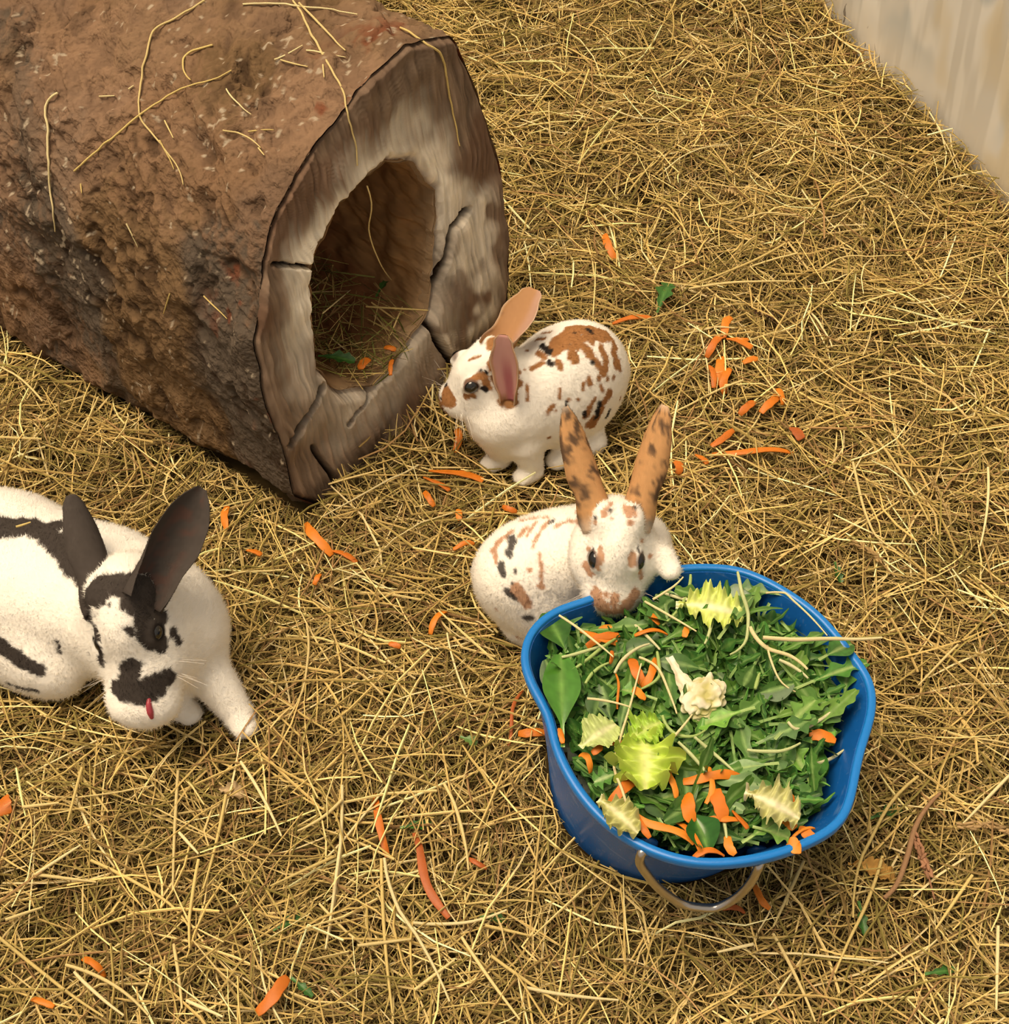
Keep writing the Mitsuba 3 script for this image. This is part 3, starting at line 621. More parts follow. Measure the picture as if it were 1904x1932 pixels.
scene['bucket_mat'] = {'type': 'twosided', 'bsdf': {'type': 'principled', 'base_color': mikit.proc(plastic), 'roughness': .34, 'specular': .5}}
mat('bucket_rim_mat', (.010, .19, .61), .30, specular=.5)
bucket = thing('bucket', 'blue plastic bucket with a pouring lip, heaped with chopped salad greens', 'bucket')
zs = np.r_[0, .003, np.linspace(.008, BZ - .003, 22)]
outer = [bucket_ring(0, -.010), *[bucket_ring(z) - np.r_[0, 0, 0] for z in zs[1:]]]
inner = [bucket_ring(z, -.003) for z in zs[1:][::-1]]
rings = np.array(outer + inner)
nr = len(rings)
bv = np.vstack([rings.reshape(-1, 3), [[*bc, 0]], [[*bc, .004]]])
bfc = np.vstack([grid_faces(nr, NB, True)[:, ::-1], [[k, (k + 1) % NB, nr * NB] for k in range(NB)], [[(nr - 1) * NB + (k + 1) % NB, (nr - 1) * NB + k, nr * NB + 1] for k in range(NB)]])
add('body', mikit.ply((bv, bfc), 'bucket_mat', smooth=50), bucket)
lip = []
for a in np.linspace(0, 2 * np.pi, 13)[:-1]:
    o, z = .0022 + .0042 * np.sign(np.cos(a)) * abs(np.cos(a)) ** .7, .0055 * np.sign(np.sin(a)) * abs(np.sin(a)) ** .6
    r_ = bucket_ring(BZ - .004, o)
    r_[:, 2] += z
    lip.append(r_)
lip = np.array(lip).transpose(1, 0, 2)
lf = []
for i in range(NB):
    for j in range(12):
        a, b, c, d = i * 12 + j, i * 12 + (j + 1) % 12, ((i + 1) % NB) * 12 + (j + 1) % 12, ((i + 1) % NB) * 12 + j
        lf += [[a, c, b], [a, d, c]]
add('rim', mikit.ply((lip.reshape(-1, 3), lf), 'bucket_rim_mat', smooth=60), bucket, label='rolled bright blue rim')
hy = rimc[np.argmin(np.abs(rimc[:, 0] - .118) + (rimc[:, 1] > .7) * 9), 1]
hp = [aty(1222, 1606, hy + .006), aty(1212, 1607, hy - .006), aty(1207, 1622, hy - .009), aty(1222, 1651, hy - .011), aty(1258, 1688, hy - .012), aty(1298, 1709, hy - .012), aty(1345, 1713, hy - .011), aty(1390, 1693, hy - .009),
      aty(1420, 1660, hy - .006), aty(1433, 1632, hy - .002), aty(1430, 1622, hy + .012)]
add('handle', mikit.ply(tube(hp, .0042, 12, 70), 'steel_mat', smooth=40), bucket, label='bent steel wire handle')
for q in (hp[0], hp[-1]):
    lug = trimesh.creation.capsule(.016, .009, count=[12, 12])
    lug.apply_scale([1.1, .55, 1])
    lug.apply_translation([q[0], q[1] + .006, min(q[2], BZ - .03) - .004])
    add('handle_lug', mikit.ply(lug, 'bucket_mat', smooth=50), bucket)


# ------------------------------------------------------------------ the three rabbits
def strokes(V, table, col, seed=0, wob=.0035):
    """Per vertex, how far inside the strokes of one colour (0 to 1)."""
    out = np.zeros(len(V))
    w = (fbm(V * 160, 3, seed) - .5) * 2 * wob + (fbm(V * 500, 2, seed + 5) - .5) * .0014
    for c, r, *xyz in table:
        if c != col:
            continue
        P, d = np.array(xyz, float).reshape(-1, 3) / 1000, np.full(len(V), 9.0)
        for a, b in zip(P, P[1:] if len(P) > 1 else P):
            ab = b - a
            t = np.clip((V - a) @ ab / max(ab @ ab, 1e-12), 0, 1)
            d = np.minimum(d, np.linalg.norm(V - a - t[:, None] * ab, axis=1))
        r = r / 1000
        out = np.maximum(out, 1 - sstep(r * .93 - .0006, r * .93 + .0009, d + w * min(1, r / .005)))
    return out


def fur(name, V, N, C, faces, n, length, flow, seed, width=.00045):
    """Short hairs as slim blades standing on the skin, combed along flow."""
    g = np.random.default_rng(seed)
    tri = V[faces]
    area = np.linalg.norm(np.cross(tri[:, 1] - tri[:, 0], tri[:, 2] - tri[:, 0]), axis=1)
    k = g.choice(len(faces), n, p=area / area.sum())
    u = g.dirichlet([1, 1, 1], n)
    mixd = lambda A: (A[faces[k]] * u[:, :, None]).sum(1)
    p, nn, c = mixd(V), mixd(N), mixd(C)
    nn /= np.linalg.norm(nn, axis=1, keepdims=True)
    fl = flow - nn * (nn @ flow)[:, None]
    d = nn * .55 + fl * .8 + g.normal(0, .22, (n, 3))
    d /= np.linalg.norm(d, axis=1, keepdims=True)
    sd = np.cross(d, nn + g.normal(0, .3, (n, 3)))
    sd /= np.linalg.norm(sd, axis=1, keepdims=True) + 1e-9
    L = (length * g.uniform(.6, 1.2, n))[:, None]
    W = width * g.uniform(.7, 1.3, n)[:, None]
    b = p - nn * .0006
    v = np.stack([b - sd * W, b + sd * W, b + d * L], 1).reshape(-1, 3)
    f = np.arange(3 * n).reshape(-1, 3)
    cc = np.repeat(np.clip(c * g.uniform(.93, 1.05, (n, 1)), 0, 1), 3, 0)
    nrm = np.repeat(nn * .85 + d * .25, 3, 0)
    nrm /= np.linalg.norm(nrm, axis=1, keepdims=True)
    path = meshkit.write_ply((v, f), False, None, cc, normals=nrm)
    return {'type': 'ply', 'filename': path, 'face_normals': False, 'bsdf': {'type': 'ref', 'id': 'fur_mat'}}


WHITE = np.array([.95, .92, .865])
BROWN, BLACK, GREY = np.array([.36, .17, .068]), np.array([.030, .024, .022]), np.array([.062, .052, .047])


def normals(m):
    return np.asarray(meshkit.arrays((np.asarray(m.vertices), np.asarray(m.faces)), True)[2])


def whiskers(root, HT, HR, s, seed):
    g, parts = np.random.default_rng(seed), []
    for q in (-1, 1):
        for k in range(7):
            a = HT(.046 - .004 * (k % 3), q * .0165, -.012 - .0025 * (k // 3))
            d = HR @ unit([g.uniform(.0, .7), q * 1.0, g.uniform(-.3, .5)])
            L = g.uniform(.03, .05) * s
            parts.append(tube([a, a + d * L * .5 + [0, 0, .001], a + d * L - [0, 0, .004]], [.00022, .00018, .00008], 3))
    add('whiskers', mikit.ply(trimesh.util.concatenate(parts), 'whisker_mat'), root, kind='stuff')


def build_rabbit(build, table, skin, ear_colour, label, h, hairs, length, seed, eye_s, root_col):
    body, ears, eye_meshes, HT, HR = build()
    root = thing('rabbit', label, 'rabbit')
    m = body.mesh(h)
    V, N = np.asarray(m.vertices), normals(m)
    C = skin(V, table, HT, HR)
    for i, e in enumerate(ears):
        e0 = e.vertices[e.metadata['uv'][:, 0] < .12].mean(0)
        d = np.linalg.norm(V - e0, axis=1) + .012 * (fbm(V * 130, 3, 40 + i) - .5)
        C = mixc(C, root_col[0], 1 - sstep(root_col[1] * .85, root_col[1], d))
    V = V + N * ((fbm(V * 120, 2, 3) - .5) * .0012)[:, None]
    add('body', mikit.ply((V, m.faces), 'fur_mat', smooth=True, color=C), root)
    back = -HR[:, 0] * .7 + np.array([0, 0, -.35])
    up = N[:, 2] > -.6
    ok = up[np.asarray(m.faces)].all(1)
    eyes_at = [e.vertices.mean(0) for e in eye_meshes]
    far = np.ones(len(V), bool)
    for e in eyes_at:
        far &= np.linalg.norm(V - e, axis=1) > .0135 * eye_s
    ok &= far[np.asarray(m.faces)].all(1)
    add('coat', fur('coat', V, N, C, np.asarray(m.faces)[ok], hairs, length, back, seed), root, kind='stuff')
    for i, e in enumerate(ears):
        EV, EN = np.asarray(e.vertices), normals(e)
        uv, inner = e.metadata['uv'], e.metadata['inner']
        EC = ear_colour(EV, uv, inner, i)
        k = add('ear', mikit.ply((EV, e.faces), 'fur_mat', smooth=True, color=EC), root)
        fo = np.asarray(e.faces)[(inner[np.asarray(e.faces)] < .5).any(1)]
        add('coat', fur('coat', EV, EN, EC, fo, hairs // 9, length * .55, unit(EV[inner < .5][-9] - EV[0]), seed + 9 + i, .0004), k, kind='stuff')
    for e in eye_meshes:
        add('eye', mikit.ply(e, 'eye_mat', smooth=True), root, label='glossy dark eye')
    whiskers(root, HT, HR, 1.0, seed)
    return root, body, HT, HR


def lid(V, HT, ey, ez, s, C, col=np.array([.16, .10, .08])):
    for q in (1, -1):
        d = np.linalg.norm(V - HT(.013, q * ey, .009 + ez), axis=1)
        C = C + (col - C) * (1 - sstep(.0088 * s, .0112 * s, d))[:, None]
    return C


def mixc(C, col, t):
    return C + (col - C) * t[:, None]


def nose_lines(V, HT, C, tint):
    a, b, c = HT(.0585, 0, -.008), HT(.0585, 0, -.017), HT(.052, 0, -.025)
    d = np.full(len(V), 9.0)
    for p, q in ((a, b), (b, c), (HT(.058, -.0055, -.007), HT(.0592, -.001, -.0125)), (HT(.058, .0055, -.007), HT(.0592, .001, -.0125))):
        ab = q - p
        t = np.clip((V - p) @ ab / (ab @ ab), 0, 1)
        d = np.minimum(d, np.linalg.norm(V - p - t[:, None] * ab, axis=1))
    return mixc(C, tint, .8 * (1 - sstep(.0012, .0030, d)))


def skin_a(V, t, HT, HR):
    C = np.tile(WHITE, (len(V), 1)) * (1 + .05 * (fbm(V * 60, 3, 2) - .5))[:, None]
    C = mixc(C, BROWN * (1 + .25 * (fbm(V * 300, 2, 8)[:, None] - .5)), strokes(V, t, 'b', 1))
    tip = np.linalg.norm(V - HT(.050, 0, -.014), axis=1) + .006 * (fbm(V * 200, 2, 33) - .5)
    C = mixc(C, BROWN, 1 - sstep(.0150, .0165, tip))
    C = mixc(C, BLACK, strokes(V, t, 'k', 2))
    return np.clip(nose_lines(V, HT, lid(V, HT, .0240, .009, .98, C), np.array([.25, .12, .08])), 0, 1)


def skin_b(V, t, HT, HR):
    C = np.tile(WHITE, (len(V), 1)) * (1 + .05 * (fbm(V * 60, 3, 2) - .5))[:, None]
    C = mixc(C, np.array([.50, .25, .12]) * (1 + .3 * (fbm(V * 300, 2, 8)[:, None] - .5)), .88 * strokes(V, t, 'b', 3, .005))
    C = mixc(C, BLACK * 1.5, .93 * strokes(V, t, 'k', 4, .005))
    return np.clip(nose_lines(V, HT, lid(V, HT, .0182, .0075, 1.04, C), np.array([.27, .13, .09])), 0, 1)


def skin_c(V, t, HT, HR):
    C = np.tile(WHITE, (len(V), 1)) * (1 + .05 * (fbm(V * 60, 3, 2) - .5))[:, None]
    C = mixc(C, GREY * (1 + .3 * (fbm(V * 300, 2, 8)[:, None] - .5)), strokes(V, t, 'k', 5, .004))
    return np.clip(lid(V, HT, .0208, 0, 1.14, C, np.array([.02, .017, .016])), 0, 1)


def ear_a(V, uv, inner, i):
    t, s = uv[:, 0], np.abs(uv[:, 1])
    out = mixc(np.tile([.40, .21, .09], (len(V), 1)), np.array([.25, .13, .07]), sstep(.5, .75, fbm(V * 130, 3, 4)))
    pink = np.array([.50, .27, .24]) if i == 0 else np.array([.44, .24, .12])
    C = mixc(out, pink, inner * (1 - sstep(.72, .95, s)) * sstep(.0, .15, t))
    if i == 0:
        C = mixc(C, np.array([.36, .13, .14]), inner * (1 - sstep(.15, .5, s)) * (1 - sstep(.35, .8, t)))
    else:
        C = mixc(C, np.array([.50, .31, .24]), inner * sstep(.1, .7, uv[:, 1]) * .8)
    return mixc(C, np.array([.62, .48, .36]), sstep(.88, .99, s) * .55)


def ear_b(V, uv, inner, i):
    n = fbm(np.stack([uv[:, 0] * 9, uv[:, 1] * 2.6, inner], 1) + .8 * fbm(V * 120, 2, 2)[:, None], 4, 12 + i)
    C = np.tile([.56, .31, .14], (len(V), 1)) * (.85 + .3 * fbm(V * 400, 2, 3))[:, None]
    dark = sstep(.50, .62, n + .08 * sstep(.8, 1, uv[:, 0]) * (1 if i == 0 else -.2) + .05 * (uv[:, 1] * (-1 if i else .2)))
    C = mixc(C, np.array([.085, .055, .04]), dark * .9)
    return mixc(C, np.array([.80, .68, .55]), (1 - sstep(.02, .16, uv[:, 0])) * .6 + sstep(.94, 1, uv[:, 0]) * .4)


def ear_c(V, uv, inner, i):
    C = np.tile(GREY * 1.15, (len(V), 1)) * (.8 + .4 * fbm(V * 250, 3, 6 + i))[:, None]
    return mixc(C, np.array([.10, .060, .050]), inner * (1 - sstep(.3, .8, np.abs(uv[:, 1]))) * sstep(.45, .6, fbm(V * 90, 2, 9)))


RAB = [build_rabbit(rabbitA, SPOTS['A'], skin_a, ear_a, 'white rabbit with brown and black patches crouching beside the hollow log', .0023, 42000, .0030, 21, .95, (np.array([.38, .19, .08]), .014)),
       build_rabbit(rabbitB, SPOTS['B'], skin_b, ear_b, 'white rabbit with orange mottled ears leaning over the rim of the blue bucket', .0022, 42000, .0046, 22, 1.1, (np.array([.52, .29, .14]), .0125)),
       build_rabbit(rabbitC, SPOTS['C'], skin_c, ear_c, 'large white rabbit with dark grey ears and muzzle lying in the hay below the log', .0026, 52000, .0050, 23, 1.15, (GREY, .024))]
# the tongue tip of the grey-eared rabbit
body, HT, HR = RAB[2][1:]


def on_body(body, px, py, off=0.0):
    """The point of a body's surface that is seen at a place of the photograph."""
    d = unit(at(px, py) - EYE)
    t = .8
    for _ in range(80):
        t = min(t + float(body.sdf((EYE + d * t)[None])[0]) * .8, 1.55)
    return EYE + d * (t - off)


p0 = on_body(body, 281, 1332)
tp = tube([p0 + [0, .006, .004], p0 + [0, .001, .002], p0 + [.001, -.004, -.004], p0 + [.002, -.0070, -.0110]], [.0022, .0030, .0034, .0018], 10, 14)
add('tongue', mikit.ply(tp, 'flesh_mat', smooth=True, color=np.tile([.36, .045, .065], (len(tp.vertices), 1))), RAB[2][0], label='pink tongue tip')


# ------------------------------------------------------------------ salad leaves, carrot strips
def leaf_mesh(L, W, lobes=0, depth=.5, curl=.3, bend=.5, twist=0., stem=.3, seed=0, nt=22, ns=7, ruffle=0., stem_w=.0016, ragged=0., tint=(.07, .20, .035), vein=(.22, .36, .10)):
    """A leaf blade along +x from its stalk, veined along the middle, lobed at the margin, arched and cupped."""
    g = np.random.default_rng(seed)
    t = np.linspace(0, 1, nt)
    tb = np.clip((t - stem) / (1 - stem), 0, 1)
    w = W * np.sin(np.pi * np.clip(tb * .93 + .02, 0, 1)) ** .75 * (.55 + .45 * sstep(0, .5, tb)) * (tb > 0)
    s = np.linspace(-1, 1, ns)
    ph = g.uniform(0, 6.28, 2)
    X, Y, Z = np.zeros((nt, ns)), np.zeros((nt, ns)), np.zeros((nt, ns))
    for j, q in enumerate(s):
        lob = 1 - depth * (.5 + .5 * np.cos(tb * 2 * np.pi * lobes + ph[0 if q < 0 else 1])) ** .8 * (1 - sstep(.78, .95, tb)) if lobes else 1
        ww = np.maximum(w * np.where(abs(q) > .3, lob, 1), stem_w * (1 - .5 * t))
        if ragged:
            ww = ww * (1 + ragged * abs(q) ** 3 * ((fbm(np.stack([tb * 26, tb * 0 + np.sign(q) * 9, tb * 0 + seed], 1), 3, seed) - .5) * 3.4))
        Y[:, j] = q * ww
        X[:, j] = t * L + abs(q) * w * .35 * (1 if lobes else .1)
        Z[:, j] = curl * np.abs(q) ** 1.5 * ww + ruffle * W * np.abs(q) ** 2 * (np.sin(tb * 27 + ph[0] + q * 2) + .6 * np.sin(tb * 61 + ph[1] - q * 5))
    a = bend * t[:, None] ** 1.3
    Xb = np.where(np.abs(a) > 1e-4, X * np.sinc(a / 2 / np.pi), X)
    Zb = Z - X * np.sin(a / 2) + 0.0
    tw = twist * t[:, None]
    Y2, Z2 = Y * np.cos(tw) - Z * np.sin(tw), Zb + Y * np.sin(tw)
    V = np.stack([Xb, Y2, Z2], -1).reshape(-1, 3)
    C = np.tile(tint, (nt * ns, 1)) * g.uniform(.85, 1.15)
    S, TT = np.abs(np.tile(s, nt)), np.repeat(tb, ns)
    m = np.maximum(1 - sstep(.0, .30, S) * .999, .45 * sstep(.25, .0, np.abs((TT * 7 - S * 1.6) % 1 - .5)) * 0 + (TT <= 0))
    C = C + (np.array(vein) - C) * (m * .75)[:, None]
    C *= 1.02 * (.72 + .56 * fbm(np.stack([TT * 14, np.tile(s, nt) * 4, TT * 0 + seed], 1), 2, seed))[:, None]
    return V, grid_faces(nt, ns), np.clip(C, .004, 1)


def peel_mesh(L, W, curve=.8, twist=.6, seed=0, th=.0008, nt=18, col=(.62, .17, .012), taper=.35):
    """A peeled strip: a thin curling band of even thickness, centred at the origin along x."""
    g = np.random.default_rng(seed)
    t = np.linspace(-.5, .5, nt)
    a = curve * t * 2
    x = L * (np.sin(a) / (2 * curve) if abs(curve) > 1e-3 else t)
    z = -L * (1 - np.cos(a)) / (2 * curve) if abs(curve) > 1e-3 else t * 0
    c = np.stack([x, g.uniform(-.08, .08) * L * np.cos(t * 5 + g.uniform(0, 6)), z], 1)
    tan = np.gradient(c, axis=0)
    tan /= np.linalg.norm(tan, axis=1, keepdims=True)
    nrm = np.stack([-tan[:, 2], 0 * t, tan[:, 0]], 1)
    sdv = np.cross(nrm, tan)
    tw = twist * t * 2
    S = sdv * np.cos(tw)[:, None] + nrm * np.sin(tw)[:, None]
    N = -sdv * np.sin(tw)[:, None] + nrm * np.cos(tw)[:, None]
    w = W / 2 * (1 - taper * np.abs(t * 2) ** 3) * (1 + .07 * np.sin(t * 17 + g.uniform(0, 6)))
    pr = [(-1, 0), (-.93, .9), (0, 1.3), (.93, .9), (1, 0), (.93, -.9), (0, -.6), (-.93, -.9)]
    V = np.stack([c + S * (w * u)[:, None] + N * (th * v) for u, v in pr], 1)
    F = np.vstack([grid_faces(nt, 8, True), [[0, k + 1, k] for k in range(1, 7)], [[(nt - 1) * 8, (nt - 1) * 8 + k, (nt - 1) * 8 + k + 1] for k in range(1, 7)]])
    C = np.array(col) * (.85 + .3 * fbm(V.reshape(-1, 3) * [90, 300, 90] + seed, 2, seed))[:, None]
    return V.reshape(-1, 3), F, np.clip(C, .004, 1)


def pose(pos, yaw, pitch=0., roll=0.):
    return T().translate([float(v) for v in pos]).rotate([0, 0, 1], math.degrees(yaw)).rotate([0, 1, 0], -math.degrees(pitch)).rotate([1, 0, 0], math.degrees(roll))


def ply_of(m, bsdf, smooth=True):
    V, F, C = m
    return mikit.ply((V, F), bsdf, smooth=smooth, color=C)


def yaw_of(p, q):
    return math.atan2(q[1] - p[1], q[0] - p[0])


def heap(x, y):
    """Height of the salad's top inside the bucket."""
    d = np.hypot((x - .165) / .15, (y - .755) / .15)
    right = sstep(.17, .02, rim_edge(x, y))
    return .141 + .012 * (1 - d ** 2) - .020 * np.exp(-((x - .112) ** 2 + (y - .850) ** 2) / .034 ** 2) - .034 * sstep(.255, .315, x) * sstep(.80, .68, y) + .010 * (fbm(np.stack([x * 30, y * 30, x * 0], -1), 2, 5) - .5)


def rim_edge(x, y):
    return np.sqrt(((rimc[:, 0] - np.asarray(x)[..., None]) ** 2 + (rimc[:, 1] - np.asarray(y)[..., None]) ** 2).min(-1))


import shapely
INNER = shapely.Polygon(rimc)
LEVELS = [shapely.Polygon(bucket_ring(z)[:, :2]).buffer(-.0055) for z in np.linspace(.06, BZ, 12)]
for p_ in LEVELS:
    shapely.prepare(p_)


def fits(P, soft=0):
    """All points inside the bucket's inner wall and clear of the rabbit that eats from it."""
    k = np.clip(((P[:, 2] - .06) / (BZ - .06) * 11).astype(int), 0, 11)
    ok = np.zeros(len(P), bool)
    for j in np.unique(k):
        ok[k == j] = shapely.contains_xy(LEVELS[j], P[k == j, 0], P[k == j, 1])
    return (~ok).sum() <= soft and (P[:, 1].max() < .84 or (RAB[1][1].sdf(P) > .001).all())


gp = INNER.buffer(-.010)
hx, hy_ = np.meshgrid(np.linspace(-.02, .37, 90), np.linspace(.57, .94, 90), indexing='ij')
hz = heap(hx, hy_) - .018
inside = shapely.contains_xy(LEVELS[5], hx, hy_)
# chopped bits filling the bucket below the whole leaves: past counting, one object
bits_v, bits_f, bits_c, at_ = [], [], [], 0
g = np.random.default_rng(5)
small = [leaf_mesh(L, W, lobes=lo, depth=.5, curl=g.uniform(-.5, .6), bend=g.uniform(-.8, 1.2), twist=g.uniform(-1, 1), stem=st, seed=k, nt=9, ns=5, tint=tc, vein=(.16, .30, .07))
         for k, (L, W, lo, st, tc) in enumerate([(.030, .0060, 2, .1, (.045, .15, .025)), (.040, .0045, 3, .2, (.055, .17, .03)), (.022, .0075, 0, .05, (.05, .16, .03)), (.034, .0040, 0, .3, (.10, .24, .045)), (.026, .0065, 2, .1, (.03, .105, .02))])]
n_bits = 0
while n_bits < 3600:
    x, y = g.uniform(-.01, .36), g.uniform(.58, .93)
    if not shapely.contains_xy(INNER.buffer(-.017), x, y):
        continue
    V, F, C = small[g.integers(5)]
    M = np.array(pose([x, y, float(heap(np.array(x), np.array(y))) - g.uniform(.004, .022)], g.uniform(0, 6.28), g.normal(0, .4), g.normal(0, .6)).matrix)
    W_ = V @ M[:3, :3].T + M[:3, 3]
    if not fits(W_[::3]):
        continue
    bits_v.append(W_); bits_f.append(F + at_); bits_c.append(C * g.uniform(.7, 1.5)); at_ += len(V)
    n_bits += 1
ii, jj = np.nonzero(inside[:-1, :-1] & inside[1:, :-1] & inside[1:, 1:] & inside[:-1, 1:])
q = np.stack([ii * 90 + jj, (ii + 1) * 90 + jj, (ii + 1) * 90 + jj + 1, ii * 90 + jj + 1], 1)
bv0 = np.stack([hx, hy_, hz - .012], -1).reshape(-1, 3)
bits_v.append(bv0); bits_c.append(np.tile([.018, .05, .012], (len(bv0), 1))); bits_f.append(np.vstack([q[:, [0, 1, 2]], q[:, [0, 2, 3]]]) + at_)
add('chopped_greens', ply_of((np.vstack(bits_v), np.vstack(bits_f), np.clip(np.vstack(bits_c), 0, 1)), 'leaf_mat', False), kind='stuff',
    label='chopped green leaf bits filling the blue bucket under the whole leaves', category='greens')

# whole rocket leaves, each its own object
ROCKET = []
for k in range(14):
    g = np.random.default_rng(100 + k)
    tint = [(.065, .160, .024), (.085, .200, .028), (.040, .110, .018), (.125, .25, .04), (.055, .145, .026)][k % 5]
    L, W = g.uniform(.050, .078), g.uniform(.0085, .013)
    m = leaf_mesh(L, W, lobes=[2, 3, 0, 3, 4][k % 5], depth=g.uniform(.4, .65), curl=g.uniform(-.3, .5), bend=g.uniform(-.3, .9), twist=g.uniform(-.7, .7), stem=g.uniform(.15, .35), seed=k, nt=26, tint=tint, vein=(.24, .38, .12))
    ROCKET.append((ply_of(m, 'leaf_mat'), m[0][::5]))
g = np.random.default_rng(77)
spots, tries, n_rocket = [], 0, 0
while n_rocket < 260 and tries < 6000:
    tries += 1
    x, y = g.uniform(-.01, .36), g.uniform(.58, .93)
    if not shapely.contains_xy(INNER.buffer(-.010), x, y) or any((x - a) ** 2 + (y - b) ** 2 < .0095 ** 2 for a, b in spots):
        continue
    sh, pts = ROCKET[g.integers(14)]
    z = float(heap(np.array(x), np.array(y))) + g.uniform(-.003, .007)
    for _ in range(10):                       # turn it until it lies within the bucket
        to = pose([x, y, z], g.uniform(0, 6.28), g.normal(.04, .14), g.normal(0, .45))
        M = np.array(to.matrix)
        if fits(pts @ M[:3, :3].T + M[:3, 3]):
            break
    else:
        continue
    spots.append((x, y))
    n_rocket += 1
    add('rocket_leaf', sh, label='lobed green rocket leaf in the heap of salad in the blue bucket', category='leaf', group='rocket leaves in the blue bucket', to_world=to)


def lay(name, m, bsdf, px, py, dz, px2, py2, label, cat, group=None, pitch=0., roll=0., z=None, smooth=True):
    """Put a thing lying on the salad (or at height z) so that it points from one surveyed place to another."""
    p = at(px, py, .14 if z is None else z)
    for _ in range(3 if z is None else 0):
        p = at(px, py, float(heap(np.array(p[0]), np.array(p[1]))) + dz)
    q = at(px2, py2, p[2])
    return add(name, ply_of(m, bsdf, smooth), label=label, category=cat, group=group, to_world=pose(p, yaw_of(p, q), pitch, roll))


def span(px, py, px2, py2, z=.145):
    return float(np.linalg.norm(at(px, py, z) - at(px2, py2, z)))


# large single rocket leaves on top
for k, (x0, y0, x1, y1, w, tint) in enumerate([(1355, 1206, 1412, 1130, .0075, (.12, .24, .06)), (1462, 1395, 1530, 1325, .018, (.13, .28, .05)), (1425, 1335, 1335, 1360, .020, (.15, .33, .05)), (1500, 1300, 1620, 1250, .016, (.06, .18, .03)),
                                               (1420, 1560, 1480, 1575, .014, (.17, .34, .07)), (1545, 1245, 1600, 1215, .017, (.05, .16, .03)), (1400, 1590, 1470, 1545, .017, (.15, .32, .06)), (1590, 1340, 1600, 1260, .013, (.08, .22, .04)),
                                               (1240, 1320, 1180, 1300, .014, (.10, .26, .04)), (1530, 1480, 1500, 1420, .018, (.12, .27, .04)), (1470, 1440, 1380, 1450, .010, (.16, .28, .10)), (1180, 1455, 1130, 1470, .015, (.07, .20, .03)),
                                               (1345, 1480, 1260, 1500, .014, (.13, .26, .05)), (1490, 1125, 1400, 1110, .016, (.05, .15, .03)), (1560, 1440, 1510, 1500, .013, (.07, .20, .03))]):
    L = span(x0, y0, x1, y1) * 1.15
    lay('rocket_leaf', leaf_mesh(L, w * .8, lobes=[0, 3, 2, 3, 2][k % 5], depth=.62, curl=.25, bend=.3, twist=.2 * (-1) ** k, stem=.25, seed=300 + k, nt=34, ns=9, tint=tint, vein=(.36, .48, .17)), 'leaf_mat', x0, y0, .013, x1, y1,
        'lobed green rocket leaf in the heap of salad in the blue bucket', 'leaf', 'rocket leaves in the blue bucket', pitch=.05)
# spinach leaves
for k, (x0, y0, x1, y1, w, lab, tint) in enumerate([
        (1062, 1410, 1058, 1245, .022, 'large oval spinach leaf standing along the left side of the blue bucket', (.055, .17, .02)),
        (1070, 1232, 1038, 1168, .020, 'shiny rounded spinach leaf tucked under the left bucket rim', (.04, .13, .018)),
        (1305, 1528, 1338, 1596, .019, 'dark curled spinach leaf between the carrot strips at the front of the bucket', (.03, .12, .02)),
        (1585, 1540, 1508, 1515, .020, 'spinach leaf whose stalk reaches over the right front rim of the bucket', (.055, .19, .028)),
        (1530, 1510, 1545, 1420, .013, 'narrow deep green spinach leaf against the right wall of the bucket', (.05, .16, .03)),
        (1430, 1120, 1380, 1125, .016, 'dark spinach leaf at the back of the bucket behind the yellow lettuce', (.035, .12, .022))]):
    L = span(x0, y0, x1, y1) * [1.02, 1.25, 1.0, 1.2, 1.25, 1.25][k]
    lay('spinach_leaf', leaf_mesh(L, w * .82, curl=.18 if k < 2 else .35 if k != 2 else .7, bend=.2 if k < 2 else .6, stem=[.22, .1, .15, .42, .2, .2][k], seed=400 + k, nt=30, ns=11, tint=tint, vein=(.17, .33, .07), stem_w=.002), 'gloss_leaf_mat', x0, y0,
        .016 if k != 1 else .004, x1, y1, lab, 'leaf', pitch=.14 if k == 0 else .04)
# curly lettuce and pale hearts
for k, (x0, y0, x1, y1, w, lab, tint, vein) in enumerate([
        (1215, 1375, 1218, 1460, .036, 'curly yellow-green lettuce leaf left of the middle of the salad', (.42, .55, .075), (.68, .72, .24)),
        (1180, 1400, 1235, 1365, .020, 'small frilled lettuce tip above the curly yellow-green leaf', (.34, .52, .065), (.56, .64, .2)),
        (1275, 1140, 1380, 1150, .028, 'crumpled pale yellow lettuce at the back of the bucket below the rabbit paw', (.55, .62, .18), (.86, .84, .6)),
        (1095, 1410, 1150, 1370, .022, 'folded pale green lettuce piece beside the large spinach leaf', (.42, .50, .18), (.72, .70, .42)),
        (1405, 1495, 1490, 1530, .024, 'frizzy white-hearted endive piece near the front right of the salad', (.46, .46, .20), (.82, .76, .55)),
        (1130, 1508, 1190, 1555, .018, 'pale yellow lettuce rib at the front left bucket rim', (.50, .50, .18), (.78, .74, .45))]):
    L = span(x0, y0, x1, y1) * 1.2
    lay('lettuce_leaf', leaf_mesh(L, w * .85, curl=.3 if k != 6 else 1.2, bend=.5 if k != 6 else 1.7, stem=.04, seed=500 + k, nt=64, ns=21, ruffle=.34 if k != 3 else .12, ragged=[.26, .26, .22, .10, .26, .10, .12][k], tint=tint, vein=vein,
                                  stem_w=.004), 'leaf_mat', x0, y0, .026, x1, y1, lab, 'lettuce', pitch=.12)
hv = trimesh.creation.icosphere(5, 1.0)
hn_ = np.asarray(hv.vertices)
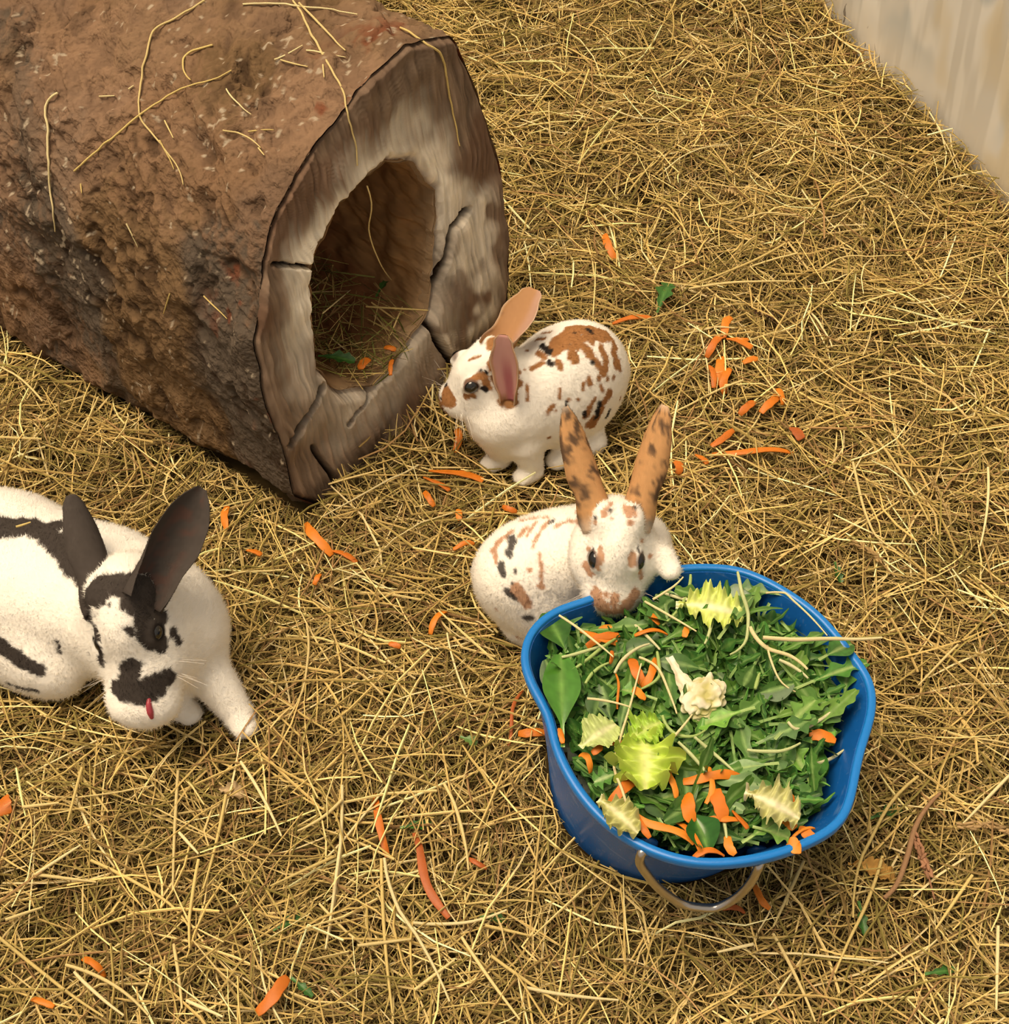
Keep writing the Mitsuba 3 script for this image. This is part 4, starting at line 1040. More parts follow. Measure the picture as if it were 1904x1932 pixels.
hr = 1 + .55 * (fbm(hn_ * 1.6 + 3, 3, 21) - .5) + .50 * (np.abs(fbm(hn_ * 2.2, 2, 22) - .5) * 2 - .2)
hw = hn_ * hr[:, None] * [.024, .018, .012]
hcol = np.array([.50, .46, .16]) + (np.array([.80, .74, .55]) - [.50, .46, .16]) * sstep(.85, 1.18, hr)[:, None]
hp_ = at(1328, 1318, .165)
add('lettuce_heart', mikit.ply((hw, hv.faces), 'leaf_mat', smooth=True, color=hcol), label='crumpled creamy yellow lettuce heart in the middle of the salad', category='lettuce', to_world=pose(hp_, .9, 0, .2))
rib = leaf_mesh(span(1262, 1235, 1315, 1330) * 1.05, .008, curl=.4, bend=.3, stem=.1, seed=560, nt=26, ns=9, ruffle=.15, tint=(.72, .62, .45), vein=(.85, .78, .62), stem_w=.004)
lay('lettuce_rib', rib, 'leaf_mat', 1262, 1240, .020, 1315, 1330, 'cream white lettuce rib lying across the middle of the salad', 'lettuce')
# stalks in the salad
STALKS = [[(1392, 1080), (1398, 1110), (1412, 1160), (1410, 1200), (1378, 1235)], [(1303, 1085), (1290, 1135), (1250, 1180)], [(1487, 1362), (1500, 1375), (1545, 1360), (1582, 1332)], [(1280, 1400), (1310, 1430), (1345, 1475)],
          [(1250, 1350), (1275, 1385), (1300, 1390), (1330, 1378)], [(1160, 1270), (1175, 1245), (1225, 1215)], [(1410, 1415), (1460, 1418), (1510, 1402)], [(1240, 1230), (1245, 1270), (1210, 1300)], [(1180, 1165), (1210, 1190), (1245, 1225)],
          [(1060, 1240), (1100, 1230), (1150, 1215)], [(1080, 1265), (1120, 1235), (1170, 1200)], [(1470, 1245), (1500, 1260), (1525, 1280)], [(1345, 1160), (1338, 1195), (1330, 1215)], [(1425, 1300), (1433, 1270)], [(1255, 1120), (1290, 1130), (1340, 1140)],
          [(1310, 1390), (1345, 1420), (1385, 1455)], [(1230, 1370), (1255, 1400), (1275, 1430)], [(1540, 1440), (1570, 1430), (1592, 1415)], [(1345, 1510), (1365, 1545), (1372, 1590)], [(1105, 1290), (1130, 1260), (1150, 1250)]]
for k, l in enumerate(STALKS):
    P = []
    for (x, y) in l:
        p = at(x, y, .14)
        for _ in range(3):
            p = at(x, y, float(heap(np.array(p[0]), np.array(p[1]))) + .017)
        P.append(p)
    if k == 0:
        P[0], P[1], P[2] = at(*l[0], .178), at(*l[1], .182), at(*l[2], .17)
    m = tube(P, [.0015, .0020, .0017, .0011], 6, 16)
    col = [(.50, .56, .26), (.34, .46, .14), (.62, .60, .34)][k % 3]
    add('green_stalk', mikit.ply(m, 'leaf_mat', smooth=True, color=np.tile(col, (len(m.vertices), 1))), label='thin pale green stalk among the salad in the blue bucket', category='stalk', group='stalks in the salad')

# carrot strips in the bucket
IN_CARROT = [(1100, 1190, 1160, 1210, 15, .3), (1110, 1215, 1165, 1195, 14, .3), (1125, 1183, 1190, 1180, 9, .5), (1200, 1190, 1258, 1190, 8, .6), (1190, 1235, 1215, 1290, 17, .9), (1195, 1300, 1218, 1315, 14, .5), (1215, 1290, 1245, 1240, 13, .8),
             (1152, 1250, 1156, 1230, 8, .2), (1292, 1200, 1296, 1185, 11, .3), (1163, 1270, 1168, 1330, 4, .4), (1147, 1515, 1205, 1465, 17, .8), (1262, 1450, 1275, 1500, 10, .4), (1280, 1465, 1400, 1468, 15, .5), (1355, 1490, 1360, 1545, 22, .3),
             (1335, 1510, 1345, 1450, 9, .3), (1290, 1500, 1310, 1545, 22, .6), (1190, 1530, 1225, 1575, 11, .4), (1200, 1528, 1300, 1590, 13, .3), (1280, 1540, 1330, 1605, 10, .9), (1310, 1608, 1365, 1605, 11, .7), (1370, 1580, 1385, 1610, 14, .4),
             (1335, 1545, 1390, 1545, 10, .2), (1385, 1530, 1410, 1560, 9, .3), (1490, 1590, 1510, 1600, 22, .3), (1515, 1560, 1530, 1580, 18, .3), (1500, 1480, 1490, 1570, 5, 1.2), (1535, 1550, 1480, 1590, 5, .9), (1530, 1385, 1575, 1395, 20, .2),
             (1120, 1420, 1135, 1400, 13, .6), (1095, 1415, 1120, 1450, 11, 1.2), (1062, 1400, 1056, 1375, 9, .3), (1195, 1395, 1150, 1405, 8, .3), (1475, 1545, 1500, 1560, 18, .4), (1225, 1160, 1245, 1175, 12, .3)]
for k, (x0, y0, x1, y1, w, cv) in enumerate(IN_CARROT):
    z = .15
    L = max(span(x0, y0, x1, y1) * 1.12, .012)
    col = [(.66, .19, .012), (.58, .155, .012), (.72, .24, .02)][k % 3]
    m = peel_mesh(L, w * .00052 * 1.15, cv, .4 * (-1) ** k, 600 + k, col=col)
    p0 = ((x0 + x1) / 2, (y0 + y1) / 2)
    lay('carrot_strip', m, 'carrot_mat', *p0, .020, x1, y1, 'peeled orange carrot strip lying in the salad of the blue bucket', 'carrot', 'carrot strips in the blue bucket', roll=g.normal(0, .25))

# carrot strips in the hay: centre, length, angle in the photograph's frame, width
GROUND_CARROT = [
    (862, 892, 98, 12, 19, 'long orange carrot strip before the front paws of the rabbit by the log'), (862, 822, 48, 100, 15, 'short upright carrot strip under the chin of the rabbit by the log'),
    (825, 910, 50, 30, 14, 'half-buried carrot strip just below the longest one near the log'), (808, 938, 34, 55, 12, 'small carrot shred in the hay between log and bucket rabbit'),
    (866, 970, 20, 80, 13, 'tiny carrot piece in the hay left of the bucket rabbit'), (960, 960, 30, 20, 11, 'small carrot piece above the back of the bucket rabbit'), (875, 1028, 40, -12, 10, 'thin carrot shred left of the bucket rabbit near its tail'),
    (595, 1010, 80, 50, 19, 'broad carrot strip in the hay right of the grey-eared rabbit'), (650, 1045, 52, 25, 13, 'carrot strip end beside the broad one right of the grey-eared rabbit'), (598, 1090, 24, -60, 11, 'small carrot shred below the broad strip right of the grey-eared rabbit'),
    (425, 975, 42, 95, 15, 'carrot strip in the hay above the shoulder of the grey-eared rabbit'), (355, 1060, 60, 105, 11, 'carrot strip standing behind the right ear of the grey-eared rabbit'), (480, 1040, 28, 20, 12, 'carrot shred in the hay beside the shoulder of the grey-eared rabbit'),
    (825, 1165, 60, -50, 13, 'carrot strip in the hay midway between the grey-eared rabbit and the bucket'), (745, 1217, 22, 15, 11, 'small carrot piece in the hay between the grey-eared rabbit and the bucket'), (1006, 1381, 56, 3, 18, 'bright carrot strip touching the left side of the bucket'),
    (970, 1350, 105, -72, 7, 'thin reddish peel curved in the hay left of the bucket'), (716, 1550, 120, 78, 15, 'long bright carrot strip leaning in the hay left of the bucket base'), (808, 1650, 165, 66, 17, 'long dull red carrot strip half under hay left of the bucket base'),
    (900, 1627, 40, 25, 10, 'dark carrot shred in the hay close to the bucket base'), (515, 1875, 88, -48, 26, 'broad bright orange carrot slice at the lower edge of the photo'), (177, 1818, 58, 42, 14, 'carrot strip in the hay at the lower left'),
    (80, 1890, 44, 20, 13, 'pale carrot peel in the hay in the lower left corner'), (6, 1518, 34, 85, 30, 'orange carrot end at the left edge of the photo'), (1435, 1690, 56, 50, 14, 'carrot strip in the hay right below the steel handle'),
    (1385, 1712, 46, 10, 12, 'dark carrot shred in the hay under the steel handle'), (1192, 600, 72, -8, 13, 'curved carrot strip in the hay behind the spotted back of the rabbit by the log'), (1146, 458, 52, 62, 15, 'lone carrot strip in the hay high up to the right of the log'),
    (1372, 612, 40, -65, 16, 'topmost carrot piece of the scatter right of the rabbits'), (1350, 645, 52, -48, 15, 'second carrot piece of the scatter, below the topmost'), (1396, 644, 50, 18, 17, 'short straight carrot piece right of the topmost one'),
    (1360, 690, 56, 92, 17, 'upright carrot strip amid the scatter of carrot pieces'), (1345, 705, 44, 75, 12, 'curved carrot strip on the left of the scatter'), (1370, 708, 52, 88, 16, 'carrot strip beside the upright one in the scatter'),
    (1416, 679, 28, -14, 13, 'small carrot chip right in the scatter'), (1412, 765, 38, -45, 15, 'carrot chip in the gap below the scatter'), (1455, 758, 46, -50, 16, 'carrot piece low on the right of the scatter'), (1474, 742, 34, 70, 12, 'narrow carrot piece highest on the right of the scatter'),
    (1365, 825, 50, -35, 14, 'carrot strip over the long flat one right of the orange ears'), (1422, 849, 150, 1, 13, 'long flat carrot strip in the hay right of the orange ears'), (1504, 815, 30, 45, 22, 'brownish carrot cap in the hay right of the long flat strip'),
    (1280, 878, 26, 80, 18, 'small orange carrot chip right of the upright orange ear'), (1325, 865, 26, 40, 12, 'tiny carrot chip between the orange ear and the long flat strip'), (1400, 640, 26, 5, 9, 'thin carrot shred under the short straight piece in the scatter')]
for k, (x, y, L, a, w, lab) in enumerate(GROUND_CARROT):
    p = at(x, y, .012)
    p = at(x, y, float(hay_h(*p[:2][:, None])[0]) + .017)
    q = at(x + L / 2 * math.cos(math.radians(a)), y + L / 2 * math.sin(math.radians(a)), p[2])
    r = at(x - L / 2 * math.cos(math.radians(a)), y - L / 2 * math.sin(math.radians(a)), p[2])
    mm = 2 * TAN_Y / FH * ((p - EYE) @ CF)
    dull = 'dull' in lab or 'dark' in lab or 'brown' in lab or 'reddish' in lab
    col = (.40, .10, .022) if dull else [(.60, .17, .012), (.66, .20, .016), (.54, .145, .014)][k % 3]
    Lw = float(np.linalg.norm(q - r))
    m = peel_mesh(Lw * 1.05, w * mm, [.5, .9, .3, .7][k % 4] * (.5 if Lw > .06 else 1), .3 * (-1) ** k, 700 + k, th=.001, col=col)
    add('carrot_strip', ply_of(m, 'carrot_mat'), label=lab, category='carrot', to_world=pose(p, yaw_of(r, q), 0, g.normal(0, .25)))
# carrot chips and leaf in the hollow
for x, y, L, a, w, lab in [(687, 684, 30, 118, 16, 'orange carrot piece on the hay inside the hollow log'), (736, 656, 22, 10, 11, 'small carrot chip on the hay near the right side of the hollow'), (738, 690, 40, 100, 8, 'thin pale carrot peel over the lip of the hollow')]:
    p = at(x, y, .118)
    q = at(x + L * math.cos(math.radians(a)), y + L * math.sin(math.radians(a)), p[2])
    m = peel_mesh(L * .00066, w * .00066, .5, .2, int(x), th=.001)
    add('carrot_strip', ply_of(m, 'carrot_mat'), label=lab, category='carrot', to_world=pose(p, yaw_of(p, q)))
# green leaves dropped in the hay
for k, (x, y, L, a, w, z, lab) in enumerate([
        (1240, 590, 62, -70, 22, None, 'dark green leaf in the hay behind the rabbit by the log'), (600, 672, 62, 4, 20, .122, 'dark green leaf on the hay inside the hollow log'), (515, 1755, 60, -25, 17, None, 'dark green leaf sunk in the hay at the lower left'),
        (905, 1728, 46, 8, 12, None, 'small green leaf sprig in the hay below the bucket on the left'), (755, 1562, 54, -10, 15, None, 'dark green leaf in the hay beside the long bright carrot strip'), (1640, 1545, 60, -20, 16, None, 'green leaf in the hay right of the bucket'),
        (1620, 1700, 56, 78, 12, None, 'narrow green leaf in the hay right of the bucket handle'), (1745, 1838, 56, -10, 13, None, 'feathery green leaf in the hay at the lower right'), (550, 1845, 46, 40, 11, None, 'narrow green leaf behind the broad orange carrot slice'),
        (1575, 1060, 34, 70, 12, None, 'dark green leaf sunk in the hay above the bucket on the right'), (710, 560, 44, -60, 9, .125, 'narrow green leaf at the back of the hay in the hollow'), (868, 1390, 30, 20, 14, None, 'pale green leaf scrap in the hay left of the bucket')]):
    p = at(x, y, .012 if z is None else z)
    if z is None:
        p = at(x, y, float(hay_h(*p[:2][:, None])[0]) + .010)
    q = at(x + L * math.cos(math.radians(a)), y + L * math.sin(math.radians(a)), p[2])
    mm = 2 * TAN_Y / FH * ((p - EYE) @ CF)
    m = leaf_mesh(float(np.linalg.norm(q - p)) * 1.1, w * mm * .9, lobes=3, depth=.45, curl=.3, bend=.4, stem=.12, seed=800 + k, nt=26, ns=9, tint=(.12, .22, .05) if 'pale' in lab else (.035, .12, .02), vein=(.08, .20, .04))
    add('green_leaf', ply_of(m, 'leaf_mat'), label=lab, category='leaf', to_world=pose(p, yaw_of(p, q), .08))
# dry leaves and husks
for k, (x, y, L, a, w, lab, col) in enumerate([
        (1600, 1630, 92, 12, 32, 'crumpled tan dry leaf in the hay right of the bucket', (.50, .30, .09)), (412, 1490, 48, 8, 26, 'pale beige husk in the hay at the lower left', (.56, .42, .24)), (1424, 590, 44, 12, 14, 'dark brown dry leaf in the hay right of the rabbits', (.10, .06, .035)),
        (1365, 360, 26, 10, 18, 'pale tan husk in the hay far right of the log', (.52, .38, .18))]):
    p = at(x, y, .012)
    p = at(x, y, float(hay_h(*p[:2][:, None])[0]) + .012)
    q = at(x + L * math.cos(math.radians(a)), y + L * math.sin(math.radians(a)), p[2])
    mm = 2 * TAN_Y / FH * ((p - EYE) @ CF)
    m = leaf_mesh(float(np.linalg.norm(q - p)) * 1.1, w * mm * .6, curl=.9, bend=.7, stem=.04, seed=830 + k, nt=26, ns=11, ruffle=.35, tint=col, vein=tuple(np.array(col) * 1.2))
    add('dry_leaf', ply_of(m, 'hay_mat'), label=lab, category='dry leaf', to_world=pose(p, yaw_of(p, q), .05))


# ------------------------------------------------------------------ hay
def cut_mask(P):
    """Points that lie inside a body, the bucket or the log, or beyond the wall (P: n x 3)."""
    m = bucket_in(P, -.002) | in_log(P, .002)
    m |= ((P[:, :2] - WALL0) @ WALL_N) < .004
    for root, body, _, _ in RAB:
        lo = np.min([q[1] for q in body.p], 0) - .09
        hi = np.max([q[1] for q in body.p], 0) + .09
        near = ((P > lo) & (P < hi)).all(1)
        if near.any():
            k = np.nonzero(near)[0]
            m[k] |= body.sdf(P[k]) < .001
    return m


def straw_paths(n, g, Lr, zr, bend, spread=1.2, pitch=.10, K=4, region=None):
    """n stalks of K points each, lying over the hay bed."""
    y = np.sqrt(g.uniform(.30 ** 2 + .0, 2.50 ** 2, n * 2)) if region is None else None
    y = g.uniform(.34, 2.50, n * 3)
    x = g.uniform(-1.15, 1.15, n * 3)
    ok = np.abs(x) < .50 + .25 * y
    x, y = x[ok][:n], y[ok][:n]
    n = len(x)
    fld = fbm(np.stack([x * 4, y * 4, x * 0], -1), 2, 17) * 9
    az = fld + g.normal(0, spread, n)
    L = g.uniform(Lr[0], Lr[1], n) * np.where(g.random(n) < .15, 1.5, 1)
    t = np.linspace(-.5, .5, K)
    crook = g.normal(0, bend, (n, 1)) * t[None] * 2 + np.where(g.random((n, 1)) < .12, g.normal(0, .9, (n, 1)), 0) * (t[None] > .1)
    a = az[:, None] + crook
    dx, dy = np.cos(a) * L[:, None] / (K - 1), np.sin(a) * L[:, None] / (K - 1)
    X = x[:, None] + np.cumsum(dx, 1) - dx.sum(1, keepdims=True) / 2
    Y = y[:, None] + np.cumsum(dy, 1) - dy.sum(1, keepdims=True) / 2
    lay_ = g.uniform(zr[0], zr[1], n)
    Z = hay_h(X, Y) * .8 + hay_h(x, y)[:, None] * .2 + lay_[:, None] + (g.normal(0, pitch, (n, 1)) * t[None] * L[:, None]) - .25 * np.abs(t[None]) ** 2 * L[:, None] * .3
    return np.stack([X, Y, Z], -1), (lay_ - zr[0]) / (zr[1] - zr[0] + 1e-9)


def keep(P, share=.4):
    """Shortens each stalk to its longest run that is clear of bodies, bucket, log and wall; (stalks, which ones remain)."""
    n, K, _ = P.shape
    M = 9
    u = np.linspace(0, K - 1, M)
    i0 = np.minimum(u.astype(int), K - 2)
    Q = P[:, i0] + (P[:, i0 + 1] - P[:, i0]) * (u - i0)[None, :, None]
    ok = ~cut_mask(Q.reshape(-1, 3)).reshape(n, M)
    best, b0, run, r0 = np.zeros(n, int), np.zeros(n, int), np.zeros(n, int), np.zeros(n, int)
    for j in range(M):
        r0 = np.where(ok[:, j] & (run == 0), j, r0)
        run = np.where(ok[:, j], run + 1, 0)
        better = run > best
        best, b0 = np.where(better, run, best), np.where(better, r0, b0)
    a, b = u[b0], u[np.clip(b0 + best - 1, 0, M - 1)]
    w = a[:, None] + (b - a)[:, None] * np.linspace(0, 1, K)[None]
    j0 = np.minimum(w.astype(int), K - 2)
    r = np.arange(n)[:, None]
    P2 = P[r, j0] + (P[r, j0 + 1] - P[r, j0]) * (w - j0)[..., None]
    good = (best >= max(2, share * M)) & (np.abs(P2).max((1, 2)) < 9)
    return P2, good


PAL = np.array([[.74, .57, .25], [.60, .435, .165], [.47, .345, .125], [.35, .265, .09], [.24, .195, .06], [.23, .155, .06], [.86, .71, .38], [.31, .19, .085]])


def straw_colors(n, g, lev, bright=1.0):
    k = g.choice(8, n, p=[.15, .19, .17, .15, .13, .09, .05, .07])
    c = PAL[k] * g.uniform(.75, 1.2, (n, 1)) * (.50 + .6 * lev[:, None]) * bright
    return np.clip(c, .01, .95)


def ribbons(P, w, C, g):
    n, K, _ = P.shape
    t = np.gradient(P, axis=1)
    t /= np.linalg.norm(t, axis=2, keepdims=True) + 1e-9
    upv = np.array([0, 0, 1.0]) + g.normal(0, .45, (n, 1, 3))
    s = np.cross(t, upv)
    s /= np.linalg.norm(s, axis=2, keepdims=True) + 1e-9
    prof = np.interp(np.linspace(0, 1, K), [0, .25, .75, 1], [.75, 1, .9, .35])
    o = s * (w[:, None] / 2 * prof[None])[:, :, None]
    V = np.stack([P - o, P + o], 2).reshape(-1, 3)
    b = (np.arange(n) * 2 * K)[:, None] + (np.arange(K - 1) * 2)[None]
    F = np.stack([np.stack([b, b + 1, b + 3], -1), np.stack([b, b + 3, b + 2], -1)], 2).reshape(-1, 3)
    return V, F, np.repeat(C, 2 * K, 0)


def tubes(P, w, C, sides=4):
    n, K, _ = P.shape
    t = np.gradient(P, axis=1)
    t /= np.linalg.norm(t, axis=2, keepdims=True) + 1e-9
    s = np.cross(t, [0, 0, 1.0])
    s /= np.linalg.norm(s, axis=2, keepdims=True) + 1e-9
    u = np.cross(s, t)
    a = np.arange(sides) * 2 * np.pi / sides + .4
    prof = np.interp(np.linspace(0, 1, K), [0, .3, .8, 1], [.85, 1, .85, .55])
    r = (w[:, None] / 2 * prof[None])[:, :, None, None]
    V = (P[:, :, None] + r * (np.cos(a)[:, None] * s[:, :, None] + np.sin(a)[:, None] * u[:, :, None])).reshape(-1, 3)
    i, j = np.meshgrid(np.arange(K - 1), np.arange(sides), indexing='ij')
    q = np.stack([i * sides + j, i * sides + (j + 1) % sides, (i + 1) * sides + (j + 1) % sides, (i + 1) * sides + j], -1).reshape(-1, 4)
    F = (np.vstack([q[:, [0, 1, 2]], q[:, [0, 2, 3]]])[None] + (np.arange(n) * K * sides)[:, None, None]).reshape(-1, 3)
    return V, F, np.repeat(C, K * sides, 0)


def join(parts):
    V, F, C, o = [], [], [], 0
    for v, f, c in parts:
        V.append(v); F.append(f + o); C.append(c); o += len(v)
    return np.vstack(V), np.vstack(F), np.vstack(C)


g = np.random.default_rng(3)
parts = []
for n, Lr, wr, zr, bend, pitch, br in ((62000, (.02, .055), (.0008, .0022), (-.034, -.012), .5, .16, .34), (72000, (.02, .065), (.0006, .0014), (-.020, .004), .45, .22, .64), (46000, (.04, .10), (.0009, .0022), (-.012, .012), .35, .16, 1.0)):  # bottom layers coloured darker: the shade of the gaps is painted in
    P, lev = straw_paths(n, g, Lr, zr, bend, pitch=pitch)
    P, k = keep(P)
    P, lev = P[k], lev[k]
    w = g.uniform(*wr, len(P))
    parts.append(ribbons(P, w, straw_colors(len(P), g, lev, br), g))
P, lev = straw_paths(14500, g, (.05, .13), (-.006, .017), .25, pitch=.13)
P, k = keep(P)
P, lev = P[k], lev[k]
parts.append(tubes(P, g.uniform(.0013, .0029, len(P)), straw_colors(len(P), g, np.clip(lev + .2, 0, 1.2), 1.12)))  # top stalks coloured brighter, with their pale highlights painted in
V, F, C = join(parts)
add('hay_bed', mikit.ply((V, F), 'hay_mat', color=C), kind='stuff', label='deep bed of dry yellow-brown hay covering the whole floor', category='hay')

# hay lying in the hollow of the log
n = 2600
s0, h0 = g.uniform(.01, .42, n), g.uniform(.05, .24, n)
az = g.uniform(0, 6.28, n)
L = g.uniform(.02, .07, n)
base_z = .104 + .10 * ((h0 - .145) / .12) ** 2 * .4 + .02 * sstep(.1, .3, s0) + g.uniform(-.012, .010, n)
t = np.linspace(-.5, .5, 4)
H = h0[:, None] + np.cos(az)[:, None] * t * L[:, None]
S_ = s0[:, None] + np.sin(az)[:, None] * t * L[:, None]
Zv = base_z[:, None] + g.normal(0, .12, (n, 1)) * t * L[:, None]
vloc = Zv / LV[2]
P = LP + H[..., None] * LH + vloc[..., None] * LV + (S_ - (vloc * (LV @ LA)))[..., None] * LA
a = np.arctan2(vloc - LC[1], H - LC[0])
ok = (np.hypot(H - LC[0], vloc - LC[1]) < r_hole(a) * .97).all(1) & (S_ > .004).all(1)
P = P[ok]
C = straw_colors(len(P), g, g.uniform(.2, .9, len(P))) * np.where(g.random((len(P), 1)) < .3, [[.55, .75, .5]], [[1, 1, 1]])
add('hollow_hay', mikit.ply(ribbons(P, g.uniform(.0008, .0022, len(P)), C, g)[:2], 'hay_mat', color=np.repeat(C, 8, 0)), kind='stuff', label='loose hay lying inside the dark hollow of the log', category='hay')

# single stalks lying on top of the bed
P, lev = straw_paths(420, g, (.07, .15), (.008, .017), .18, pitch=.06, K=7)
P, k = keep(P, .99)
STALK = dict(label='single pale hay stalk lying loose on top of the hay bed', category='hay stalk', group='loose stalks on the hay bed')
TINTS = np.array([[.72, .57, .26], [.64, .49, .19], [.78, .66, .36]])


def stalk(P, r, k, n=14, **said):
    m = tube(P, np.array([1, 1.08, .92, .62]) * r, 6, n)
    c = TINTS[k % 3] * (.9 + .2 * ((k * 37) % 10) / 10)
    add('hay_stalk', mikit.ply(m, 'hay_mat', smooth=True, color=np.tile(c, (len(m.vertices), 1))), **said)


for i, p in enumerate(P[k][:170]):
    stalk(p, .0013 * g.uniform(.75, 1.15), i, **STALK)
BIG = [[(336, 1455), (329, 1544), (326, 1680)], [(428, 1506), (410, 1585), (386, 1684)], [(142, 1837), (195, 1892), (239, 1926)], [(126, 1824), (218, 1868), (287, 1930)], [(171, 1622), (266, 1670), (324, 1708), (358, 1752)], [(65, 1653), (154, 1598)],
       [(65, 1653), (181, 1663)], [(377, 1629), (362, 1721), (362, 1800)], [(645, 1575), (635, 1670), (616, 1796)], [(647, 1520), (604, 1557), (563, 1575)], [(635, 1619), (512, 1680)], [(338, 1571), (376, 1615)], [(329, 1786), (341, 1858), (346, 1909)],
       [(2, 1776), (75, 1831), (137, 1882), (200, 1926)], [(457, 1448), (498, 1516), (533, 1585)], [(17, 1747), (82, 1714)], [(150, 1462), (205, 1533)], [(355, 1895), (425, 1930)], [(49, 1537), (116, 1525)], [(159, 1459), (131, 1556)],
       [(647, 1491), (641, 1626), (616, 1797)], [(838, 1488), (861, 1535), (884, 1639)], [(720, 1626), (726, 1765), (742, 1919)], [(726, 1626), (751, 1718), (789, 1775), (849, 1894)], [(871, 1765), (915, 1834), (981, 1929)], [(928, 1806), (1019, 1869), (1063, 1900)],
       [(994, 1866), (1066, 1879), (1167, 1888)], [(783, 1872), (858, 1816)], [(915, 1743), (1000, 1756)], [(780, 1745), (871, 1740), (956, 1718)], [(676, 1793), (776, 1778)], [(1731, 1467), (1679, 1520), (1641, 1590), (1615, 1648), (1606, 1741)],
       [(1903, 1467), (1818, 1553)], [(1513, 1636), (1458, 1753)], [(1661, 1625), (1629, 1720), (1600, 1779), (1574, 1840)], [(1420, 1787), (1352, 1799)], [(1458, 1764), (1519, 1880), (1539, 1927)], [(1833, 1654), (1763, 1758)], [(1882, 1750), (1874, 1915)],
       [(1610, 870), (1624, 940), (1648, 1010), (1690, 1040)], [(1655, 825), (1700, 885), (1750, 990)], [(1865, 880), (1862, 960), (1850, 1030)], [(1300, 545), (1400, 535), (1500, 538)], [(1480, 470), (1400, 510), (1300, 540)]]
for i, l in enumerate(BIG):
    Q = np.array([at(*q, .012) for q in l])
    Q[:, 2] = hay_h(Q[:, 0], Q[:, 1]) + .014 + .002 * (i % 4)
    stalk(Q, .0017, i, 12, **STALK)
ON_LOG = []
for i, (lab, r, pts) in enumerate(LOG_STRAWS):
    stalk(np.array(pts, float).reshape(-1, 3) / 1000, r / 1000, i, max(10, 3 * len(pts) // 2), label=lab, category='hay stalk', group='hay stalks on the log' if lab.startswith('short') else None)
IN_BUCKET = [('long bent hay stalk hanging from the frilled lettuce down to the front bucket rim', [(1185, 1528), (1174, 1490), (1159, 1448), (1172, 1388), (1187, 1339), (1202, 1282), (1210, 1252)], 0), ('bent hay stalk beside the cream lettuce rib', [(1206, 1240), (1240, 1259), (1259, 1297), (1277, 1346)], 0),
             ('thick pale hay stalk reaching from the salad out over the right bucket rim', [(1440, 1203), (1482, 1206), (1565, 1205), (1618, 1206), (1664, 1203)], .012), ('thin hay stalk slanting below the thick one on the right of the salad', [(1416, 1184), (1452, 1225), (1490, 1237), (1524, 1263)], 0),
             ('thin crooked hay stalk in the right middle of the salad', [(1448, 1218), (1463, 1267), (1474, 1286), (1501, 1305)], 0), ('hay stalk crossing the carrot strips at the back left of the salad', [(1055, 1161), (1104, 1195), (1157, 1239)], .004),
             ('hay stalk under the nose of the rabbit at the bucket', [(1217, 1135), (1263, 1161), (1314, 1191)], .002), ('short hay stalk across the greens left of the middle of the salad', [(1108, 1318), (1142, 1322), (1187, 1333)], 0),
             ('brownish hay stalk below the pale lettuce heart', [(1263, 1399), (1293, 1365), (1306, 1348)], 0), ('hay stalk at the right foot of the bucket rabbit paw', [(1232, 1131), (1263, 1112), (1289, 1089)], .004),
             ('thin arched hay stalk along the back right bucket wall', [(1446, 1119), (1478, 1118), (1497, 1133), (1527, 1161), (1550, 1186), (1561, 1199)], .010)]
for i, (lab, l, dz) in enumerate(IN_BUCKET):
    Q = []
    for q in l:
        p = at(*q, .155)
        for _ in range(3):
            z = float(heap(np.array(p[0]), np.array(p[1]))) + .022 + dz
            if float(rim_edge(np.array(p[0]), np.array(p[1]))) < .02 or not shapely.contains_xy(INNER, p[0], p[1]):
                z = max(z, BZ + .0065)
            p = at(*q, z)
        Q.append(p)
    stalk(Q, .0021 if 'thick' in lab else .0011 if 'thin' in lab else .0013, 2, 20, label=lab, category='hay stalk')

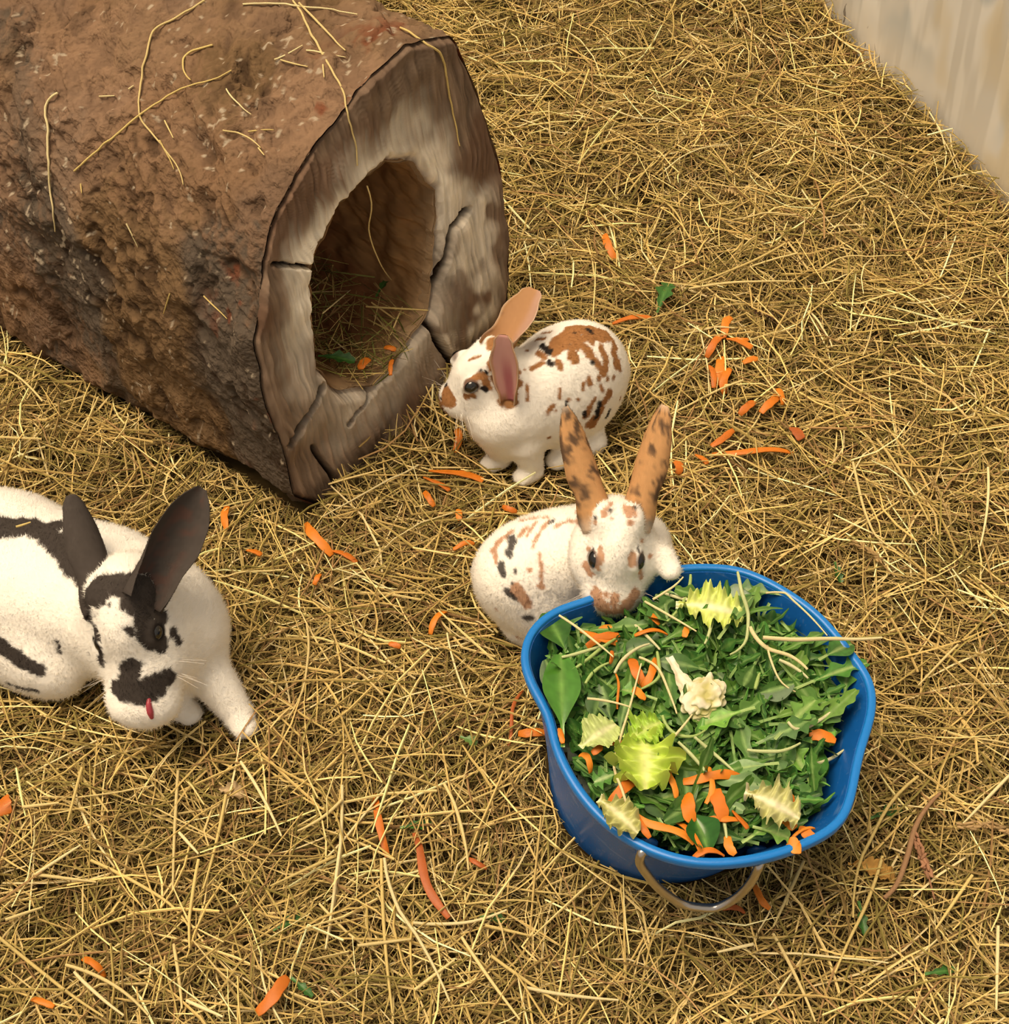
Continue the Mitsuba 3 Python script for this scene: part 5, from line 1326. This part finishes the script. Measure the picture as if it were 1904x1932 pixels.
# grass heads with their grains
gr0 = trimesh.creation.icosphere(1, 1.0)
for k, (lab, l, col, r) in enumerate([('reddish seed head on the hay right of the crumpled tan leaf', [(1722, 1585), (1735, 1620), (1748, 1662)], (.36, .19, .11), .0042), ('brown seed head in the hay above the right bucket rim', [(1610, 1024), (1640, 1040), (1662, 1062)], (.40, .27, .12), .0034),
                                      ('brownish seed head at the right edge of the photo below the bucket', [(1815, 1562), (1860, 1560), (1903, 1572)], (.40, .27, .13), .0036), ('tan seed head in the hay at the right edge beside the wall hay', [(1760, 900), (1775, 930), (1783, 960)], (.46, .33, .15), .003)]):
    Q = np.array([at(*q, .012) for q in l])
    Q[:, 2] = hay_h(Q[:, 0], Q[:, 1]) + .016
    root = thing('seed_head', lab, 'seed head')
    c = spline(Q, 13)
    st = tube(np.vstack([c, c[-1] + (c[-1] - c[0]) * .5 - [0, 0, .006]]), .0009, 5)
    add('stem', mikit.ply(st, 'hay_mat', smooth=True, color=np.tile(np.array(col) * .9, (len(st.vertices), 1))), root)
    ms = []
    for j in range(26):
        a = c[j // 2] + rng.normal(0, .0012, 3)
        ax = unit(c[-1] - c[0])
        R_ = frame(unit(-ax + rng.normal(0, .35, 3)), [.1, .2, 1])
        off = R_[:, 1] * r * .55 * (1 if j % 2 else -1) + [0, 0, .001]
        ms.append(tm(gr0.vertices * [r * 1.1, r * .42, r * .42] @ R_.T + a + off, gr0.faces))
    gm = trimesh.util.concatenate(ms)
    add('grains', mikit.ply(gm, 'hay_mat', smooth=True, color=np.repeat(np.array(col) * rng.uniform(.75, 1.25, (26, 1)), len(gr0.vertices), 0)), root, kind='stuff')
Q = np.array([at(*q, .012) for q in [(1774, 1497), (1725, 1566), (1708, 1625), (1685, 1683), (1664, 1706)]])
Q[:, 2] = hay_h(Q[:, 0], Q[:, 1]) + .018
m = tube(Q, [.0016, .0026, .0028, .0022], 7, 24)  # thick dry stem of a plant lying on the hay
Q = np.array([on_body(RAB[2][1], *q, .0035) for q in [(30, 994), (44, 990), (58, 985)]])
stalk(Q, .0012, 1, 6, label='short hay blade stuck to the dark back of the grey-eared rabbit', category='hay stalk')
add('dry_stalk', mikit.ply(m, 'hay_mat', smooth=True, color=np.tile([.34, .20, .11], (len(m.vertices), 1))), label='thick reddish-brown dry plant stalk on the hay right of the bucket', category='twig')
